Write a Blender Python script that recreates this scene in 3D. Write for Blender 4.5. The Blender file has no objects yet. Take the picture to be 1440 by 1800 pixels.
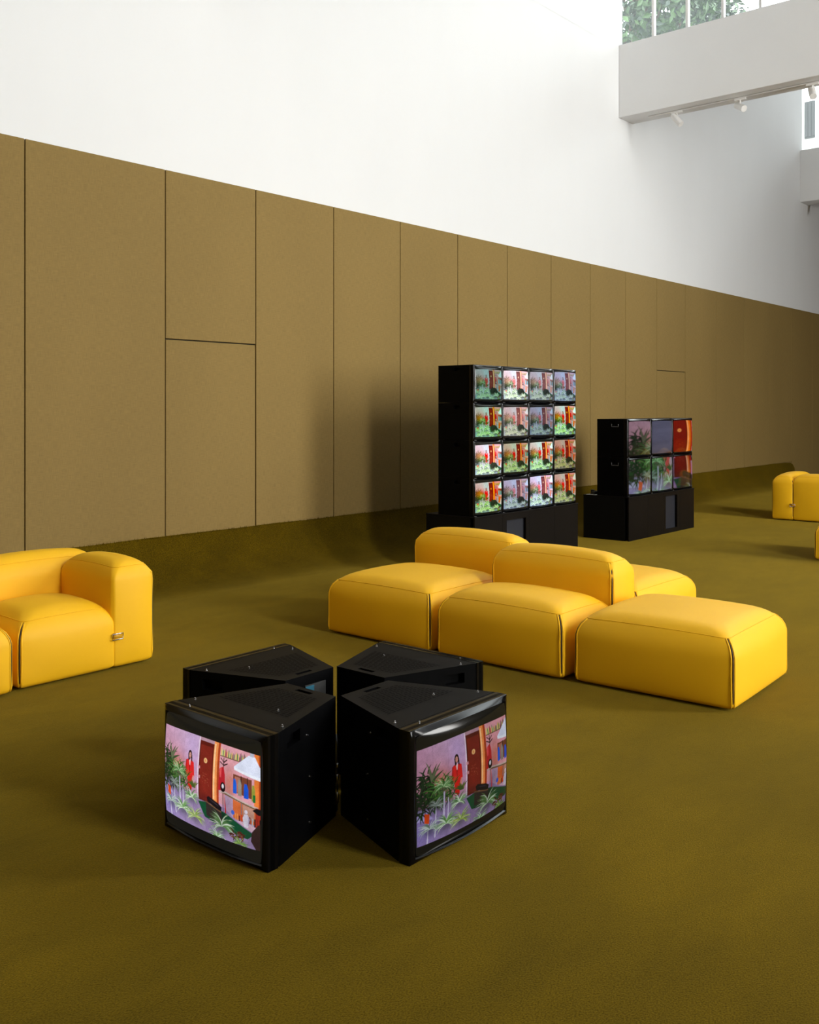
import bpy, bmesh, math, random
import numpy as np
from mathutils import Vector, Matrix

random.seed(7)
np.random.seed(7)
S = bpy.context.scene
COL = S.collection
PI = math.pi

# ------------------------------------------------------------------ camera
# world axes: X runs along the panelled wall, Y points into that wall, Z is up
YAW = math.atan(1465.0 / 1720.0)          # angle between the viewing direction and the wall
cam_d = bpy.data.cameras.new('camera')
cam = bpy.data.objects.new('camera', cam_d)
COL.objects.link(cam)
cam.location = (0, 0, 1.6)
cam.rotation_euler = (PI / 2, 0, math.atan2(math.sin(YAW), math.cos(YAW)) - PI / 2)
cam_d.sensor_fit = 'HORIZONTAL'
cam_d.sensor_width = 36.0
cam_d.lens = 36.0 * 1720.0 / 1440.0
cam_d.shift_y = -(900.0 - 717.0) / 1800.0 * 1800.0 / 1440.0
cam_d.clip_start = 0.05
cam_d.clip_end = 300
S.camera = cam

# ------------------------------------------------------------------ sky, exposure
world = bpy.data.worlds.new('world')
S.world = world
world.use_nodes = True
wn = world.node_tree
for n in list(wn.nodes):
    wn.nodes.remove(n)
w_out = wn.nodes.new('ShaderNodeOutputWorld')
w_bg = wn.nodes.new('ShaderNodeBackground')
w_bg.inputs['Color'].default_value = (0.94, 0.97, 1.0, 1)
w_bg.inputs['Strength'].default_value = 8.2
wn.links.new(w_bg.outputs[0], w_out.inputs[0])
S.view_settings.view_transform = 'Standard'
S.view_settings.look = 'None'
S.view_settings.exposure = -0.12
S.view_settings.gamma = 1.0
S.view_settings.use_curve_mapping = False
S.cycles.max_bounces = 8
S.cycles.diffuse_bounces = 5
S.cycles.transparent_max_bounces = 12
S.cycles.sample_clamp_indirect = 8.0
S.cycles.use_denoising = True

X0, X1 = -11.0, 30.0          # the hall's ends
Y0, Y1 = -7.0, 7.34           # right wall and the white wall
BEAMS = (-10.75, -2.65, 5.45, 13.60, 21.74)
BEAM_W, BEAM_Z0, BEAM_Z1 = 0.46, 6.08, 7.20
GLASS_TOP = 9.7


def portal(x, y, z, sx, sy, rot):
    # marks an opening for the sampler; gives off no light itself
    l = bpy.data.lights.new('window_portal', 'AREA')
    l.shape = 'RECTANGLE'
    l.size, l.size_y = sx, sy
    l.cycles.is_portal = True
    o = bpy.data.objects.new('window_portal', l)
    o.location = (x, y, z)
    o.rotation_euler = rot
    COL.objects.link(o)


# lamps added in unseen right-wall windows, guessed to suit shadows and wall brightness
WIN_R = [(3.1, 5.0), (10.5, 13.0)]  # second window added to brighten the right-hand panelling
WIN_POWER = (620.0, 1150.0)
WZ0, WZ1 = 0.9, 8.6
for (wa, wb_), power in zip(WIN_R, WIN_POWER):
    l = bpy.data.lights.new('unseen_window_lamp', 'AREA')
    l.shape = 'RECTANGLE'
    l.size, l.size_y = wb_ - wa - 0.2, WZ1 - WZ0 - 0.2
    l.energy = power
    l.color = (1.0, 0.97, 0.92)
    o = bpy.data.objects.new('unseen_window_lamp', l)
    o.location = ((wa + wb_) / 2, Y0 - 0.05, (WZ0 + WZ1) / 2)
    o.rotation_euler = (PI / 2, 0, 0)
    COL.objects.link(o)

for bx in BEAMS:
    portal(bx + 0.13, (Y0 + Y1) / 2, (BEAM_Z1 + GLASS_TOP) / 2, GLASS_TOP - BEAM_Z1, Y1 - Y0, (0, PI / 2, 0))

# ------------------------------------------------------------------ materials


def lin(r, g, b):
    f = lambda c: (c / 12.92 if c <= 0.04045 else ((c + 0.055) / 1.055) ** 2.4)
    return tuple(f(c / 255.0) for c in (r, g, b))


def mat(name, color, rough=0.6, metal=0.0, spec=0.5, noise=None, bump=None, sheen=0.0, coat=0.0, sheen_tint=None):
    """noise=(scale, amount, stretch) varies the colour, bump=(scale, strength, distance) gives relief."""
    m = bpy.data.materials.new(name)
    m.use_nodes = True
    nt = m.node_tree
    p = nt.nodes['Principled BSDF']
    p.inputs['Base Color'].default_value = (*color, 1)
    p.inputs['Roughness'].default_value = rough
    p.inputs['Metallic'].default_value = metal
    p.inputs['Specular IOR Level'].default_value = spec
    p.inputs['Sheen Weight'].default_value = sheen
    p.inputs['Sheen Roughness'].default_value = 0.5
    if sheen_tint:
        p.inputs['Sheen Tint'].default_value = (*sheen_tint, 1)
    p.inputs['Coat Weight'].default_value = coat
    p.inputs['Coat Roughness'].default_value = 0.06
    tc = nt.nodes.new('ShaderNodeTexCoord')
    if noise:
        sc, amt, st = noise
        mp = nt.nodes.new('ShaderNodeMapping')
        mp.inputs['Scale'].default_value = st
        nz = nt.nodes.new('ShaderNodeTexNoise')
        nz.inputs['Scale'].default_value = sc
        nz.inputs['Detail'].default_value = 5
        cr = nt.nodes.new('ShaderNodeMapRange')
        cr.inputs['From Min'].default_value = 0.3
        cr.inputs['From Max'].default_value = 0.7
        cr.inputs['To Min'].default_value = 1 - amt
        cr.inputs['To Max'].default_value = 1 + amt
        mx = nt.nodes.new('ShaderNodeVectorMath')
        mx.operation = 'SCALE'
        mx.inputs[0].default_value = color
        nt.links.new(tc.outputs['Object'], mp.inputs['Vector'])
        nt.links.new(mp.outputs[0], nz.inputs['Vector'])
        nt.links.new(nz.outputs['Fac'], cr.inputs['Value'])
        nt.links.new(cr.outputs[0], mx.inputs['Scale'])
        nt.links.new(mx.outputs[0], p.inputs['Base Color'])
    if bump:
        sc, stg, dist = bump
        nz = nt.nodes.new('ShaderNodeTexNoise')
        nz.inputs['Scale'].default_value = sc
        nz.inputs['Detail'].default_value = 4
        bp = nt.nodes.new('ShaderNodeBump')
        bp.inputs['Strength'].default_value = stg
        bp.inputs['Distance'].default_value = dist
        nt.links.new(tc.outputs['Object'], nz.inputs['Vector'])
        nt.links.new(nz.outputs['Fac'], bp.inputs['Height'])
        nt.links.new(bp.outputs[0], p.inputs['Normal'])
    return m


M = {}
M['white_wall'] = mat('white_plaster', (0.785, 0.79, 0.80), 0.85, noise=(1.1, 0.012, (1, 1, 0.35)))
M['ceiling'] = mat('grey_low_bounce_ceiling', (0.42, 0.42, 0.42), 0.9, noise=(3, 0.05, (1, 1, 1)))  # guessed grey for the unseen roof, chosen to cut bounced light
M['white_beam'] = mat('white_beam_paint', (0.80, 0.80, 0.80), 0.7, noise=(2.0, 0.01, (1, 1, 1)))
M['white_metal'] = mat('white_enamel', (0.78, 0.77, 0.76), 0.4)
M['grey_metal'] = mat('grey_reflector', (0.09, 0.08, 0.075), 0.5, metal=0.0)
M['wall_board'] = mat('dark_backing_board', (0.03, 0.024, 0.01), 0.9)
M['yellow'] = mat('yellow_upholstery', (0.90, 0.485, 0.006), 0.55, spec=0.30, noise=(3.0, 0.02, (1, 1, 1)), bump=(900, 0.08, 0.001),
                  sheen=0.05, sheen_tint=(1.0, 0.85, 0.3))
M['zip'] = mat('dark_zip_tape', (0.012, 0.008, 0.004), 0.7)
M['black'] = mat('black_painted_steel', (0.0018, 0.0018, 0.0021), 0.45, spec=0.05, noise=(14, 0.35, (1, 1, 1)), bump=(500, 0.15, 0.0005))
M['black_dull'] = mat('black_board', (0.003, 0.003, 0.003), 0.6, spec=0.15)
M['gloss_black'] = mat('glossy_black_frame', (0.002, 0.002, 0.0026), 0.16, spec=0.24)
M['plinth'] = mat('dark_brown_laminate', (0.0065, 0.0050, 0.0042), 0.5, spec=0.10, noise=(5, 0.08, (1, 1, 0.2)))
M['plinth_recess'] = mat('dark_slate_panel', (0.018, 0.019, 0.026), 0.6, spec=0.3)
M['steel'] = mat('bright_steel', (0.62, 0.62, 0.64), 0.25, metal=1.0)
M['dull_steel'] = mat('dull_steel', (0.22, 0.22, 0.23), 0.4, metal=0.9)
M['leather'] = mat('yellow_leather_strap', (0.72, 0.36, 0.012), 0.45)
M['cyan'] = mat('cyan_print', lin(25, 95, 120), 0.6)
M['label'] = mat('grey_sticker', (0.035, 0.035, 0.035), 0.6)
M['paper'] = mat('white_paper', (0.6, 0.6, 0.6), 0.8)
M['vent_dark'] = mat('dark_vent_slot', (0.0012, 0.0012, 0.0013), 0.55, spec=0.035)
M['rubber'] = mat('black_rubber', (0.01, 0.01, 0.01), 0.6)
M['bark'] = mat('tree_bark', (0.09, 0.06, 0.04), 0.9, noise=(8, 0.3, (1, 1, 0.2)))
M['roof'] = mat('pale_roof_sheet', (0.5, 0.5, 0.5), 0.8)
M['facade'] = mat('pale_render', (0.75, 0.74, 0.72), 0.9)
M['shutter'] = mat('grey_shutter', (0.05, 0.05, 0.052), 0.8)
M['ground'] = mat('grass_ground', (0.08, 0.12, 0.05), 0.9, noise=(2, 0.3, (1, 1, 1)))


def fabric_panel_mat():
    m = bpy.data.materials.new('olive_wall_fabric')
    m.use_nodes = True
    nt = m.node_tree
    L = nt.links.new
    p = nt.nodes['Principled BSDF']
    p.inputs['Roughness'].default_value = 0.8
    p.inputs['Specular IOR Level'].default_value = 0.2
    tc = nt.nodes.new('ShaderNodeTexCoord')

    def stretched(sc, st):
        mp = nt.nodes.new('ShaderNodeMapping')
        mp.inputs['Scale'].default_value = st
        nz = nt.nodes.new('ShaderNodeTexNoise')
        nz.inputs['Scale'].default_value = sc
        nz.inputs['Detail'].default_value = 3
        L(tc.outputs['Object'], mp.inputs['Vector'])
        L(mp.outputs[0], nz.inputs['Vector'])
        return nz.outputs['Fac']
    warp = stretched(60, (6, 1, 0.25))
    weft = stretched(60, (0.25, 1, 6))
    broad = stretched(0.9, (1, 1, 0.4))
    add = nt.nodes.new('ShaderNodeMath')
    add.operation = 'ADD'
    L(warp, add.inputs[0])
    L(weft, add.inputs[1])
    mr = nt.nodes.new('ShaderNodeMapRange')
    mr.inputs['From Min'].default_value = 0.75
    mr.inputs['From Max'].default_value = 1.25
    mr.inputs['To Min'].default_value = 0.86
    mr.inputs['To Max'].default_value = 1.14
    L(add.outputs[0], mr.inputs['Value'])
    mr2 = nt.nodes.new('ShaderNodeMapRange')
    mr2.inputs['From Min'].default_value = 0.35
    mr2.inputs['From Max'].default_value = 0.65
    mr2.inputs['To Min'].default_value = 0.96
    mr2.inputs['To Max'].default_value = 1.04
    L(broad, mr2.inputs['Value'])
    mu = nt.nodes.new('ShaderNodeMath')
    mu.operation = 'MULTIPLY'
    L(mr.outputs[0], mu.inputs[0])
    L(mr2.outputs[0], mu.inputs[1])
    vm = nt.nodes.new('ShaderNodeVectorMath')
    vm.operation = 'SCALE'
    vm.inputs[0].default_value = (0.245, 0.163, 0.052)
    L(mu.outputs[0], vm.inputs['Scale'])
    L(vm.outputs[0], p.inputs['Base Color'])
    bp = nt.nodes.new('ShaderNodeBump')
    bp.inputs['Strength'].default_value = 0.12
    bp.inputs['Distance'].default_value = 0.001
    L(add.outputs[0], bp.inputs['Height'])
    L(bp.outputs[0], p.inputs['Normal'])
    return m


def carpet_mat():
    m = bpy.data.materials.new('olive_carpet')
    m.use_nodes = True
    nt = m.node_tree
    L = nt.links.new
    p = nt.nodes['Principled BSDF']
    p.inputs['Roughness'].default_value = 0.95
    p.inputs['Specular IOR Level'].default_value = 0.05
    p.inputs['Sheen Weight'].default_value = 0.34
    p.inputs['Sheen Roughness'].default_value = 0.45
    p.inputs['Sheen Tint'].default_value = (0.82, 0.57, 0.07, 1)
    tc = nt.nodes.new('ShaderNodeTexCoord')

    def nz(sc, det, st=(1, 1, 1), dist=0.0, rough=0.55):
        mp = nt.nodes.new('ShaderNodeMapping')
        mp.inputs['Scale'].default_value = st
        mp.inputs['Rotation'].default_value = (0, 0, -0.65)
        n = nt.nodes.new('ShaderNodeTexNoise')
        n.inputs['Scale'].default_value = sc
        n.inputs['Detail'].default_value = det
        n.inputs['Distortion'].default_value = dist
        n.inputs['Roughness'].default_value = rough
        L(tc.outputs['Object'], mp.inputs['Vector'])
        L(mp.outputs[0], n.inputs['Vector'])
        return n.outputs['Fac']

    def rng(v, a, b, lo, hi):
        r = nt.nodes.new('ShaderNodeMapRange')
        r.inputs['From Min'].default_value = a
        r.inputs['From Max'].default_value = b
        r.inputs['To Min'].default_value = lo
        r.inputs['To Max'].default_value = hi
        L(v, r.inputs['Value'])
        return r.outputs[0]

    def mul(a, b):
        k = nt.nodes.new('ShaderNodeMath')
        k.operation = 'MULTIPLY'
        L(a, k.inputs[0])
        L(b, k.inputs[1])
        return k.outputs[0]
    tuft = nz(140, 4, (1, 1.6, 1), 0.0, 0.65)
    brushed = nz(2.6, 6, (0.8, 1.7, 1), 0.15, 0.62)
    broad = nz(0.8, 3)
    f = mul(mul(rng(tuft, 0.34, 0.66, 0.45, 1.60), rng(brushed, 0.35, 0.65, 0.84, 1.18)), rng(broad, 0.35, 0.65, 0.80, 1.18))
    vm = nt.nodes.new('ShaderNodeVectorMath')
    vm.operation = 'SCALE'
    vm.inputs[0].default_value = (0.071, 0.0432, 0.0010)
    L(f, vm.inputs['Scale'])
    L(vm.outputs[0], p.inputs['Base Color'])
    b1 = nt.nodes.new('ShaderNodeBump')
    b1.inputs['Strength'].default_value = 0.45
    b1.inputs['Distance'].default_value = 0.006
    L(tuft, b1.inputs['Height'])
    b2 = nt.nodes.new('ShaderNodeBump')
    b2.inputs['Strength'].default_value = 0.12
    b2.inputs['Distance'].default_value = 0.03
    L(brushed, b2.inputs['Height'])
    L(b1.outputs[0], b2.inputs['Normal'])
    L(b2.outputs[0], p.inputs['Normal'])
    return m


def glass_mat(name='window_glass', haze=0.3):
    m = bpy.data.materials.new(name)
    m.use_nodes = True
    nt = m.node_tree
    for n in list(nt.nodes):
        nt.nodes.remove(n)
    out = nt.nodes.new('ShaderNodeOutputMaterial')
    tr = nt.nodes.new('ShaderNodeBsdfTransparent')
    tr.inputs['Color'].default_value = (0.93, 0.98, 0.96, 1)
    gl = nt.nodes.new('ShaderNodeBsdfGlossy')
    gl.inputs['Roughness'].default_value = 0.02
    fr = nt.nodes.new('ShaderNodeFresnel')
    fr.inputs['IOR'].default_value = 1.35
    mx = nt.nodes.new('ShaderNodeMixShader')
    nt.links.new(fr.outputs[0], mx.inputs[0])
    nt.links.new(tr.outputs[0], mx.inputs[1])
    nt.links.new(gl.outputs[0], mx.inputs[2])
    tl = nt.nodes.new('ShaderNodeBsdfTranslucent')
    tl.inputs['Color'].default_value = (0.85, 0.93, 0.93, 1)
    m2 = nt.nodes.new('ShaderNodeMixShader')
    m2.inputs[0].default_value = haze  # translucent white mixed in to imitate reflection haze on the panes
    nt.links.new(mx.outputs[0], m2.inputs[1])
    nt.links.new(tl.outputs[0], m2.inputs[2])
    nt.links.new(m2.outputs[0], out.inputs[0])
    return m


def leaf_mat():
    m = bpy.data.materials.new('tree_leaf')
    m.use_nodes = True
    nt = m.node_tree
    p = nt.nodes['Principled BSDF']
    p.inputs['Roughness'].default_value = 0.5
    ge = nt.nodes.new('ShaderNodeNewGeometry')
    cr = nt.nodes.new('ShaderNodeValToRGB')
    cr.color_ramp.elements[0].color = (0.004, 0.016, 0.008, 1)
    cr.color_ramp.elements[1].color = (0.05, 0.11, 0.022, 1)
    nt.links.new(ge.outputs['Random Per Island'], cr.inputs[0])
    nt.links.new(cr.outputs[0], p.inputs['Base Color'])
    return m


M['panel'] = fabric_panel_mat()
M['carpet'] = carpet_mat()
M['glass'] = glass_mat('reflection_haze_glass', 0.06)
M['leaf'] = leaf_mat()

# ------------------------------------------------------------------ mesh helpers


def link(name, me, m, parent=None, loc=None, rot=None):
    if m is not None and not me.materials:
        me.materials.append(M[m] if isinstance(m, str) else m)
    o = bpy.data.objects.new(name, me)
    COL.objects.link(o)
    if parent:
        o.parent = parent
    if loc:
        o.location = loc
    if rot:
        o.rotation_euler = rot
    return o


def finish(name, bm, m, parent=None, smooth=False, loc=None, rot=None, angle=None):
    me = bpy.data.meshes.new(name)
    bmesh.ops.recalc_face_normals(bm, faces=bm.faces)
    bm.to_mesh(me)
    bm.free()
    if smooth:
        for p in me.polygons:
            p.use_smooth = True
        if angle:
            me.set_sharp_from_angle(angle=angle)
    return link(name, me, m, parent, loc, rot)


def empty(name, loc, rz, label, cat, group=None):
    o = bpy.data.objects.new(name, None)
    COL.objects.link(o)
    o.empty_display_size = 0.1
    o.location = loc
    o.rotation_euler = (0, 0, rz)
    o['label'] = label
    o['category'] = cat
    if group:
        o['group'] = group
    return o


def structure(o, label=None):
    o['kind'] = 'structure'
    if label:
        o['label'] = label
    return o


def box(bm, x0, x1, y0, y1, z0, z1, bevel=0.0, seg=2):
    b2 = bmesh.new()
    v = [b2.verts.new(c) for c in ((x0, y0, z0), (x1, y0, z0), (x1, y1, z0), (x0, y1, z0),
                                   (x0, y0, z1), (x1, y0, z1), (x1, y1, z1), (x0, y1, z1))]
    for f in ((0, 3, 2, 1), (4, 5, 6, 7), (0, 1, 5, 4), (1, 2, 6, 5), (2, 3, 7, 6), (3, 0, 4, 7)):
        b2.faces.new([v[i] for i in f])
    if bevel:
        bmesh.ops.bevel(b2, geom=list(b2.edges), offset=bevel, segments=seg, affect='EDGES', profile=0.6)
    me = bpy.data.meshes.new('tmp')
    b2.to_mesh(me)
    b2.free()
    bm.from_mesh(me)
    bpy.data.meshes.remove(me)


def tube(bm, pts, r, n=8, closed=False):
    pts = [Vector(p) for p in pts]
    k = len(pts)
    rings = []
    prev = None
    for i, p in enumerate(pts):
        if closed:
            t = (pts[(i + 1) % k] - pts[i - 1]).normalized()
        else:
            t = (pts[min(i + 1, k - 1)] - pts[max(i - 1, 0)]).normalized()
        if prev is None:
            a = Vector((0, 0, 1)) if abs(t.z) < 0.9 else Vector((1, 0, 0))
            u = t.cross(a).normalized()
        else:
            u = (prev - t * prev.dot(t)).normalized()
        prev = u
        w = t.cross(u)
        rr = r[i] if isinstance(r, (list, tuple)) else r
        rings.append([bm.verts.new(p + (u * math.cos(2 * PI * j / n) + w * math.sin(2 * PI * j / n)) * rr) for j in range(n)])
    for i in range(k if closed else k - 1):
        A, B = rings[i], rings[(i + 1) % k]
        for j in range(n):
            bm.faces.new((A[j], A[(j + 1) % n], B[(j + 1) % n], B[j]))
    if not closed:
        bm.faces.new(rings[0][::-1])
        bm.faces.new(rings[-1])


def cyl(bm, c, axis, r, h, n=14, r2=None):
    ax = Vector(axis).normalized()
    c = Vector(c)
    tube(bm, [c, c + ax * h], [r, r if r2 is None else r2], n)


# ------------------------------------------------------------------ the room shell
# floor: carpet slab
bm = bmesh.new()
box(bm, X0, X1, Y0, Y1, -0.05, 0.0)
structure(finish('floor', bm, 'carpet'), 'wall to wall olive carpet covering the whole hall')

# carpet swept up the wall as a cove
bm = bmesh.new()
prof = []
for i in range(15):
    a = i / 14 * PI / 2
    prof.append((6.80 + 0.49 * math.sin(a), 0.455 * (1 - math.cos(a)) + 0.0005))
prof_b = [(7.30, 0.455), (7.30, 0.0003)]
loop = prof + prof_b
xs = [X0 + i * 0.5 for i in range(int((20.9 - X0) / 0.5))] + [21.0, 21.15, 21.25]
rows = []
for j, x in enumerate(xs):
    wob = 0.004 * math.sin(x * 5.1) + 0.003 * math.sin(x * 11.7)
    k = 1.0
    if x > 20.9:
        k = {21.0: 0.95, 21.15: 0.86, 21.25: 0.70}[x]
    rows.append([bm.verts.new((x, y, (z * k + (wob * (z / 0.455) if z > 0.2 else 0)) if z > 0 else z)) for (y, z) in loop])
for a, b in zip(rows, rows[1:]):
    for j in range(len(loop)):
        bm.faces.new((a[j], a[(j + 1) % len(loop)], b[(j + 1) % len(loop)], b[j]))
bm.faces.new(rows[0])
bm.faces.new(rows[-1][::-1])
cove = structure(finish('trim_1', bm, 'carpet', smooth=True, angle=0.6), 'olive carpet cove curving up the foot of the panelled wall')

# frayed carpet edge along the cove's top
bm = bmesh.new()
for i in range(1500):
    x = random.uniform(3.0, 21.1)
    z = 0.455
    h = random.uniform(0.006, 0.022)
    lean = random.uniform(-0.01, 0.01)
    v = [bm.verts.new(c) for c in ((x - 0.004, 7.290, z - 0.01), (x + 0.004, 7.290, z - 0.01), (x + lean, 7.2905, z + h), (x + lean * 0.5, 7.280, z + h * 0.4))]
    bm.faces.new((v[0], v[1], v[2]))
    bm.faces.new((v[0], v[3], v[1]))
fr = finish('carpet_fringe', bm, 'carpet', parent=cove)
fr['kind'] = 'stuff'

# white wall with the panelled lower part
bm = bmesh.new()
box(bm, X0, X1, Y1, Y1 + 0.25, 0.0, BEAM_Z1 - 0.06)
LOW = BEAM_Z1 - 0.062
for a_, b_ in zip([X0 - 0.3] + [q + BEAM_W for q in BEAMS], list(BEAMS) + [29.9]):
    # gable of each roof bay: low at the beam behind, high at the next window
    a_ = max(a_, X0)
    ga = [bm.verts.new((q[0], Y1, q[1])) for q in ((a_, LOW), (b_ + 0.12, LOW), (b_ + 0.12, GLASS_TOP))]
    gb = [bm.verts.new((v.co.x, Y1 + 0.25, v.co.z)) for v in ga]
    bm.faces.new(ga)
    bm.faces.new(gb[::-1])
    for q in range(3):
        bm.faces.new((ga[q], ga[(q + 1) % 3], gb[(q + 1) % 3], gb[q]))
wall = structure(finish('wall_left', bm, 'white_wall'), 'tall white wall with olive fabric panels on its lower part')
bm = bmesh.new()
box(bm, X0, 23.95, 7.326, 7.338, 0.0, 3.70)
finish('backing_board', bm, 'wall_board', parent=wall)

JOINTS = [3.901, 5.221, 6.269, 7.34, 8.411, 9.482, 10.538, 11.599, 12.671, 13.75, 14.816, 15.889, 17.20, 18.50, 19.80, 21.10, 22.41, 23.72]
x = JOINTS[0]
for st in (1.31, 1.07, 1.07, 1.07, 1.31, 1.31, 1.07, 1.07, 1.07, 1.31, 1.31, 1.07, 1.07):
    x -= st
    JOINTS.insert(0, x)
PAN_TOP, DOOR_TOP = 3.72, 2.215
G = 0.0045


def wall_panel(x0, x1, z0, z1, name='panel', parent=wall):
    b = bmesh.new()
    box(b, x0 + G, x1 - G, 7.300, 7.328, z0 + (G if z0 > 0.1 else 0), z1, 0.003, 1)
    return finish(name, b, 'panel', parent=parent)


for a, b in zip(JOINTS, JOINTS[1:]):
    if abs(a - 5.221) < 0.01 or abs(a - 14.816) < 0.01:
        wall_panel(a, b, DOOR_TOP, PAN_TOP)
    else:
        wall_panel(a, b, 0.0, PAN_TOP)
for n, (a, b, zt) in enumerate(((5.221, 6.269, DOOR_TOP), (14.816, 15.889, DOOR_TOP))):
    d = wall_panel(a + 0.002, b - 0.002, 0.0, zt - 0.006, 'door_%d' % (n + 1), None)
    d.location.y = 0.003
    structure(d, ('concealed olive fabric door in the panelling left of the video walls',
                  'concealed olive fabric door in the panelling behind the smaller video wall')[n])

# unseen panelled return at the far end, added to cast the diagonal shadow
bm = bmesh.new()
box(bm, 23.95, 24.15, 2.2, 7.34, 0.0, 3.72, 0.004, 1)
structure(finish('wall_end_blocker', bm, 'panel'), 'unseen olive fabric return wall added to shade the far panelling')

# remaining walls
bm = bmesh.new()
box(bm, X1, X1 + 0.25, Y0, Y1, 0.0, 12.0)
structure(finish('wall_far', bm, 'white_wall'))
bm = bmesh.new()
box(bm, X0 - 0.25, X0, Y0, Y1, 0.0, 12.0)
structure(finish('wall_back', bm, 'white_wall'))

# right wall with unseen tall windows put in for the light they give
bm = bmesh.new()
edges = [X0] + [e for w in WIN_R for e in w] + [X1]
for i in range(0, len(edges), 2):
    box(bm, edges[i], edges[i + 1], Y0 - 0.25, Y0, 0, 12.0)
for a, b in WIN_R:
    box(bm, a, b, Y0 - 0.25, Y0, 0, WZ0)
    box(bm, a, b, Y0 - 0.25, Y0, WZ1, 12.0)
structure(finish('wall_right', bm, 'white_wall'))

for nm, (xa, xb, ya, yb) in (('back', (X0, X0 + 0.03, Y0, Y1)), ('far', (X1 - 0.03, X1, Y0, Y1))):  # olive lining guessed on unseen walls to cut bounced light
    bm = bmesh.new()
    box(bm, xa, xb, ya, yb, 0.0, 7.0)
    finish('panel', bm, 'panel', parent=bpy.data.objects['wall_' + nm])
for xa, xb in ((X0, WIN_R[0][0]), (WIN_R[0][1], WIN_R[1][0]), (WIN_R[1][1], X1)):  # unseen right wall lined as well, added to keep its bounce low
    bm = bmesh.new()
    box(bm, xa, xb, Y0, Y0 + 0.03, 0.0, 7.0)
    finish('panel', bm, 'panel', parent=bpy.data.objects['wall_right'])

# saw-tooth roof: each bay rises from one beam's top to the next window's head
bm = bmesh.new()
lows = [BEAMS[0] - 8.1] + list(BEAMS)
for a, b in zip(lows, list(BEAMS) + [29.9]):
    xa = a + BEAM_W
    xb = b + 0.28
    for dz in (0,):
        v = [bm.verts.new(c) for c in ((xa, Y0 - 0.25, BEAM_Z1 - 0.10), (xb, Y0 - 0.25, GLASS_TOP), (xb, Y1 + 0.25, GLASS_TOP), (xa, Y1 + 0.25, BEAM_Z1 - 0.10),
                                       (xa, Y0 - 0.25, BEAM_Z1), (xb, Y0 - 0.25, GLASS_TOP + 0.1), (xb, Y1 + 0.25, GLASS_TOP + 0.1), (xa, Y1 + 0.25, BEAM_Z1))]
        for f in ((0, 3, 2, 1), (4, 5, 6, 7), (0, 1, 5, 4), (1, 2, 6, 5), (2, 3, 7, 6), (3, 0, 4, 7)):
            bm.faces.new([v[i] for i in f])
structure(finish('ceiling', bm, 'ceiling'), 'grey saw-tooth roof rising to clerestory windows above the beams')

for i, bx in enumerate(BEAMS):
    bm = bmesh.new()
    box(bm, bx, bx + BEAM_W, Y0, Y1 - 0.001, BEAM_Z0, BEAM_Z1, 0.006, 1)
    b = structure(finish('trim_%d' % (i + 2), bm, 'white_beam'))
    if i == 3:
        b['label'] = 'deep white roof beam across the hall carrying track spotlights'
    if i == 4:
        b['label'] = 'second white roof beam further down the hall at the frame edge'

# clerestory windows on the beams
WIN_N = 0
for i, bx in enumerate(BEAMS):
    gx = bx + 0.10
    WIN_N += 1
    bm = bmesh.new()
    box(bm, gx - 0.03, gx + 0.05, Y0, Y1, GLASS_TOP - 0.06, GLASS_TOP)
    box(bm, gx - 0.03, gx + 0.05, Y0, Y1, BEAM_Z1, BEAM_Z1 + 0.025)
    win = structure(finish('window_%d' % WIN_N, bm, 'white_metal'))
    if i == 3:
        win['label'] = 'clerestory window above the white beam looking onto green trees'
    if i == 4:
        win['label'] = 'clerestory window above the second beam at the right frame edge'
    ys = []
    y = 6.805
    while y > Y0 + 0.2:
        ys.append(y)
        y -= 0.545
    mb = bmesh.new()
    box(mb, -0.028, 0.045, -0.02, 0.02, BEAM_Z1 + 0.025, GLASS_TOP - 0.06, 0.004, 1)
    mm = None
    for y in ys:
        if mm is None:
            o = finish('mullion', mb, 'white_metal', parent=win)
            mm = o.data
        else:
            o = link('mullion', mm, None, win)
        o.location = (gx, y, 0)
    pts = [Y1] + ys + [Y0]
    pm = {}
    for a, b in zip(pts, pts[1:]):
        key = round(a - b, 3)
        if key not in pm:
            bb = bmesh.new()
            w = (a - b) / 2
            vs = [bb.verts.new((0, yy, zz)) for yy, zz in ((-w, BEAM_Z1), (w, BEAM_Z1), (w, GLASS_TOP), (-w, GLASS_TOP))]
            bb.faces.new(vs)
            o = finish('pane', bb, 'glass', parent=win)
            pm[key] = o.data
        else:
            o = link('pane', pm[key], None, win)
        o.location = (gx + 0.02, (a + b) / 2, 0)
for a, b in WIN_R:  # unseen right-wall windows, guessed to hold the added lamps
    WIN_N += 1
    bm = bmesh.new()
    box(bm, a, a + 0.06, Y0 - 0.14, Y0 - 0.08, WZ0, WZ1)
    box(bm, b - 0.06, b, Y0 - 0.14, Y0 - 0.08, WZ0, WZ1)
    box(bm, a, b, Y0 - 0.14, Y0 - 0.08, WZ0, WZ0 + 0.06)
    box(bm, a, b, Y0 - 0.14, Y0 - 0.08, WZ1 - 0.06, WZ1)
    box(bm, (a + b) / 2 - 0.03, (a + b) / 2 + 0.03, Y0 - 0.14, Y0 - 0.08, WZ0, WZ1)
    win = structure(finish('window_%d' % WIN_N, bm, 'white_metal'))
    bm = bmesh.new()
    bm.faces.new([bm.verts.new(c) for c in ((a, Y0 - 0.11, WZ0), (b, Y0 - 0.11, WZ0), (b, Y0 - 0.11, WZ1), (a, Y0 - 0.11, WZ1))])
    finish('pane', bm, 'glass', parent=win)

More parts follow.
